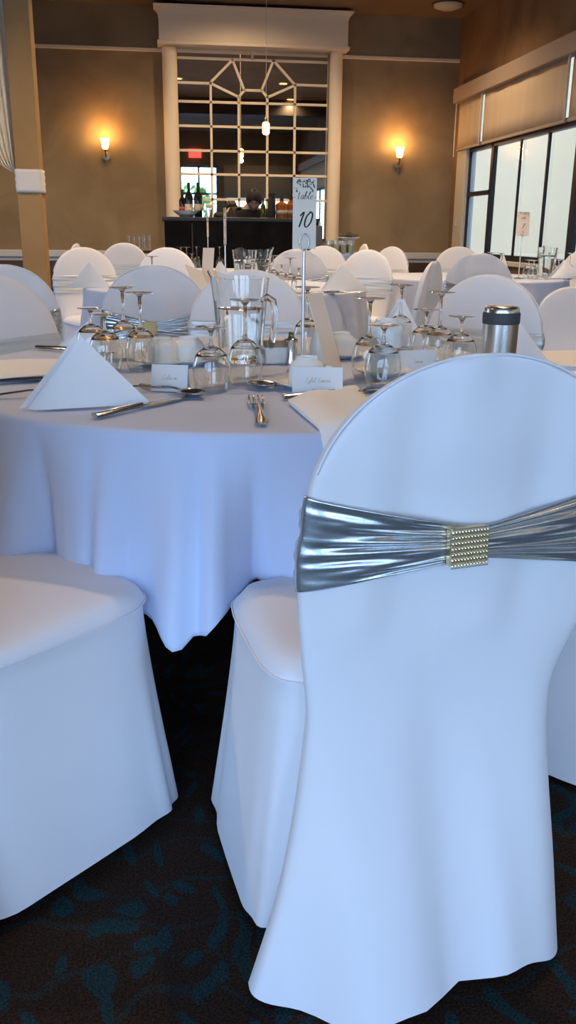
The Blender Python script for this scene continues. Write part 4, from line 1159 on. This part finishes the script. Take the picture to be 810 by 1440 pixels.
for k in range(70):
    a = random.random() * 2 * PI; r = random.random() * .09; c = Vector((r * cos(a), r * sin(a), .02 + random.random() * .045)); L_ = .03
    d = Vector((random.uniform(-1, 1), random.uniform(-1, 1), random.uniform(-.2, .6))).normalized(); u_ = d.orthogonal().normalized()
    lf.add([c - d * L_, c + u_ * .01, c + d * L_, c - u_ * .01], [(0, 1, 2, 3)])
lf.build('leaves', leafm, ds, smooth=False)

# ------------------------------------------------------------------ bartender
def skinmesh(name, verts, edges, radii, m, parent=None, sub=2, root=0):
    me = bpy.data.meshes.new(name); me.from_pydata([Vector(v) for v in verts], edges, []); me.update()
    o = bpy.data.objects.new(name, me); COL.objects.link(o)
    if parent: o.parent = parent
    md = o.modifiers.new('skin', 'SKIN'); md.use_smooth_shade = True
    sv = me.skin_vertices[0].data if len(me.skin_vertices) else None
    if sv is None:
        bm = bmesh.new(); bm.from_mesh(me); bm.verts.layers.skin.verify(); bm.to_mesh(me); bm.free(); sv = me.skin_vertices[0].data
    for i, r in enumerate(radii): sv[i].radius = r if isinstance(r, tuple) else (r, r)
    for i in range(len(verts)): sv[i].use_root = (i == root)
    sm = o.modifiers.new('sub', 'SUBSURF'); sm.levels = sub; sm.render_levels = sub
    me.materials.append(m)
    return o
YM = 10.28
hx = aty(357, 290, YM).x
man = thing('person', 'person in black with short dark hair, looking down behind the bar', 'person', (hx - .04, YM + .12, 0))
# local: faces -Y (towards the camera), leaning over the bar
bv = [(0, .05, .98), (0, .04, 1.10), (0, -.01, 1.22), (0, -.06, 1.30), (.015, -.10, 1.36), (.03, -.15, 1.39),
      (-.15, -.04, 1.27), (-.22, -.12, 1.08), (-.15, -.25, 1.02), (-.10, -.30, 1.01),
      (.17, -.04, 1.27), (.24, -.12, 1.08), (.16, -.25, 1.02), (.10, -.30, 1.01),
      (-.09, .05, .92), (-.10, .02, .50), (-.10, .06, .08), (-.10, -.08, .03),
      (.09, .05, .92), (.10, .02, .50), (.10, .06, .08), (.10, -.08, .03)]
be = [(0, 1), (1, 2), (2, 3), (3, 4), (4, 5), (3, 6), (6, 7), (7, 8), (8, 9), (3, 10), (10, 11), (11, 12), (12, 13), (0, 14), (14, 15), (15, 16), (16, 17), (0, 18), (18, 19), (19, 20), (20, 21)]
br_ = [(.15, .10), (.145, .10), (.16, .105), (.12, .085), .052, .05, .06, .045, .035, .028, .06, .045, .035, .028, .085, .06, .045, .035, .085, .06, .045, .035]
br_ = [((q[0] * .75, q[1] * .75) if isinstance(q, tuple) else (q * .8 if k in (6, 7, 8, 10, 11, 12) else q)) for k, q in enumerate(br_)]
skinmesh('body', bv, be, br_, skin, man)
# shirt follows the trunk and sleeves
sv_ = bv[:4] + bv[6:9] + bv[10:13]
skinmesh('shirt', sv_, [(0, 1), (1, 2), (2, 3), (3, 4), (4, 5), (5, 6), (3, 7), (7, 8), (8, 9)],
         [(.18, .14), (.19, .15), (.22, .17), (.19, .155), .12, .095, .07, .12, .095, .07], shirtm, man)
skinmesh('trousers', [bv[0]] + bv[14:17] + bv[18:21], [(0, 1), (1, 2), (2, 3), (0, 4), (4, 5), (5, 6)], [(.16, .115), .098, .074, .062, .098, .074, .062], shirtm, man)
for sx, w0 in ((-1, Vector(bv[9])), (1, Vector(bv[13]))):
    d = Vector((-sx * .4, -.9, -.12)).normalized(); side = Vector((-.9 * 1, .4 * sx, 0)).normalized()
    vs = [w0 - d * .01, w0 + d * .045]; es = [(0, 1)]; rr = [.024, (.036, .016)]
    for k in range(4):
        b0_ = w0 + d * .075 + side * (-.027 + .018 * k); L_ = [.062, .072, .068, .052][k]
        i0 = len(vs); vs += [b0_, b0_ + d * L_ * .55 + Vector((0, 0, -.004)), b0_ + d * L_ * .9 + Vector((0, 0, -.022))]
        es += [(1, i0), (i0, i0 + 1), (i0 + 1, i0 + 2)]; rr += [.0095, .0085, .007]
    tb0 = w0 + d * .03 - side * sx * -.03; i0 = len(vs)
    vs += [tb0, tb0 + d * .03 + side * sx * .02, tb0 + d * .055 + side * sx * .025]; es += [(1, i0), (i0, i0 + 1), (i0 + 1, i0 + 2)]; rr += [.012, .010, .008]
    skinmesh('hand', vs, es, rr, skin, man)
# head: bowed forward
hd_ = thing('head_pivot', None, None); bpy.data.objects.remove(hd_)
HM = Matrix.Translation((.035, -.20, 1.405)) @ Matrix.Rotation(math.radians(34), 4, 'X') @ Matrix.Rotation(math.radians(-6), 4, 'Z')
def headf(u, v, grow=0, hair=False):
    th = PI * u; a = 2 * PI * v
    x, y, z = sin(th) * cos(a), sin(th) * sin(a), cos(th)
    p = Vector((x * .076, y * .095, z * .115))
    if z < 0: p.x *= 1 - .30 * (-z) ** 1.5; p.y *= 1 - .12 * (-z)
    if y < 0 and not hair:
        fx = p.x; fz = p.z
        p.y -= .022 * math.exp(-(fx / .011) ** 2) * math.exp(-((fz + .018) / .022) ** 2)                       # nose
        p.y += .009 * (math.exp(-((fx - .03) / .015) ** 2) + math.exp(-((fx + .03) / .015) ** 2)) * math.exp(-((fz - .008) / .013) ** 2)   # eye sockets
        p.y -= .006 * math.exp(-((fz - .028) / .009) ** 2) * math.exp(-(fx / .05) ** 2)                        # brow
        p.y -= .006 * math.exp(-(fx / .022) ** 2) * math.exp(-((fz + .054) / .008) ** 2)                       # lips
        p.y -= .010 * math.exp(-(fx / .025) ** 2) * math.exp(-((fz + .09) / .018) ** 2)                        # chin
    return p
hmesh = MB().grid(lambda u, v: HM @ headf(u, v), 48, 64, cv=True)
for sx in (-1, 1):
    hmesh.lathe([(0, -.006), (.012, -.005), (.018, .0), (.016, .004), (0, .003)], 14, m=HM @ Matrix.Translation((sx * .078, .005, -.01)) @ Matrix.Rotation(sx * 1.35, 4, 'Y') @ Matrix.Scale(1.6, 4, (0, 1, 0)))
hmesh.build('head', skin, man)
def hairf(u, v):
    a = 2 * PI * v; frontness = max(0, -sin(a))
    lim = .62 - .27 * frontness ** 1.5
    p = headf(u * lim, v, hair=True)
    n = p.normalized(); return HM @ (p + n * (.010 + .004 * sin(a * 13) * sin(u * 20) + .006 * (1 - u)) * (1.0 if u < .97 else .2))
MB().grid(hairf, 26, 72, cv=True).build('hair', hairm, man)
eyem = mat('eye', (.5, .48, .45), .2)
for sx in (-1, 1): MB().lathe([(0, -.008), (.006, -.006), (.0085, 0), (.006, .006), (0, .008)], 14, m=HM @ Matrix.Translation((sx * .030, -.079, .006))).build('eye', eyem, man)
for sx in (-1, 1): MB().tube([HM @ Vector((sx * (.014 + .011 * k), -.094 + .004 * k * k, .030 + .004 * sin(k))) for k in range(4)], .003, 6).build('eyebrow', hairm, man)
MB().tube([HM @ Vector(q_) for q_ in ((-.02, -.088, -.054), (0, -.094, -.054), (.02, -.088, -.054))], [.002, .003, .002], 6).build('lips', mat('lip', (.3, .12, .10), .5), man)

# ------------------------------------------------------------------ light
W = bpy.data.worlds.new('world'); S.world = W; W.use_nodes = True
wn = W.node_tree.nodes; wl = W.node_tree.links
bg = wn['Background']
tcw = wn.new('ShaderNodeTexCoord'); sx_ = wn.new('ShaderNodeSeparateXYZ'); wl.new(tcw.outputs['Generated'], sx_.inputs[0])
rp = wn.new('ShaderNodeValToRGB'); rp.color_ramp.elements[0].position = 0; rp.color_ramp.elements[0].color = (.53, .75, 1, 1)
rp.color_ramp.elements[1].position = .7; rp.color_ramp.elements[1].color = (.26, .47, 1, 1)
wl.new(sx_.outputs[2], rp.inputs[0]); wl.new(rp.outputs[0], bg.inputs['Color'])
bg.inputs['Strength'].default_value = 6.9
def portal(x, y, z, rot, sx, sy):
    l = bpy.data.lights.new('window_portal', 'AREA'); l.shape = 'RECTANGLE'; l.size = sx; l.size_y = sy; l.cycles.is_portal = True
    o = bpy.data.objects.new('window_portal', l); COL.objects.link(o); o.location = (x, y, z); o.rotation_euler = rot
for a, b_ in gw: portal((a + b_) / 2, YF - .12, (zs + zt) / 2, (PI / 2, 0, 0), b_ - a, zt - zs)
for a, b_ in lgw: portal(XL - .12, (a + b_) / 2, 1.6, (0, -PI / 2, 0), 2.2, b_ - a)
portal(XR + .13, (wy0 + wy1) / 2, (WZ0 + ztop) / 2, (0, PI / 2, 0), ztop - WZ0, wy1 - wy0)
# recessed lamps added above the frame to brighten the room and header
rl_ = None
for i, (x, y_, e) in enumerate([(-3, 10.2, 1), (-.4, 9.6, 1), (2.4, 10.0, 1), (-3, 6.5, 1), (.3, 6.6, 1), (2.2, 6.4, 1), (-2.6, 2.6, .6), (1.2, 2.8, .6), (.9, 10.7, .55), (2.6, 4.4, .5), (2.4, -.9, .10), (-.8, -.9, .10)]):
    t = thing('ceiling_fill_light', 'warm recessed lamp added in the ceiling to brighten the room', 'ceiling lamp', (x, y_, ZC), 0, 'added recessed ceiling lamps')
    MB().lathe([(.07, -.004), (.09, -.006), (.09, 0), (.07, 0), (.07, -.004)], 28).build('trim_ring', trimp, t)
    MB().lathe([(0, -.001), (.069, -.001), (.069, -.003), (0, -.003)], 28).build('lens', bulb_m, t)
    l = bpy.data.lights.new('fill_spot', 'SPOT'); l.energy = 200 * e; l.color = (1, .70, .43); l.spot_size = math.radians(168 if y_ == 10.7 else 150); l.spot_blend = .8; l.shadow_soft_size = .07
    o = bpy.data.objects.new('fill_spot', l); COL.objects.link(o); o.parent = t; o.location = (0, 0, -.02)

vs_ = S.view_settings; vs_.view_transform = 'Standard'; vs_.look = 'None'; vs_.gamma = 1; vs_.use_curve_mapping = False; vs_.exposure = .15
S.cycles.max_bounces = 28; S.cycles.transmission_bounces = 26; S.cycles.glossy_bounces = 6; S.cycles.diffuse_bounces = 5; S.cycles.transparent_max_bounces = 12
S.cycles.caustics_reflective = False
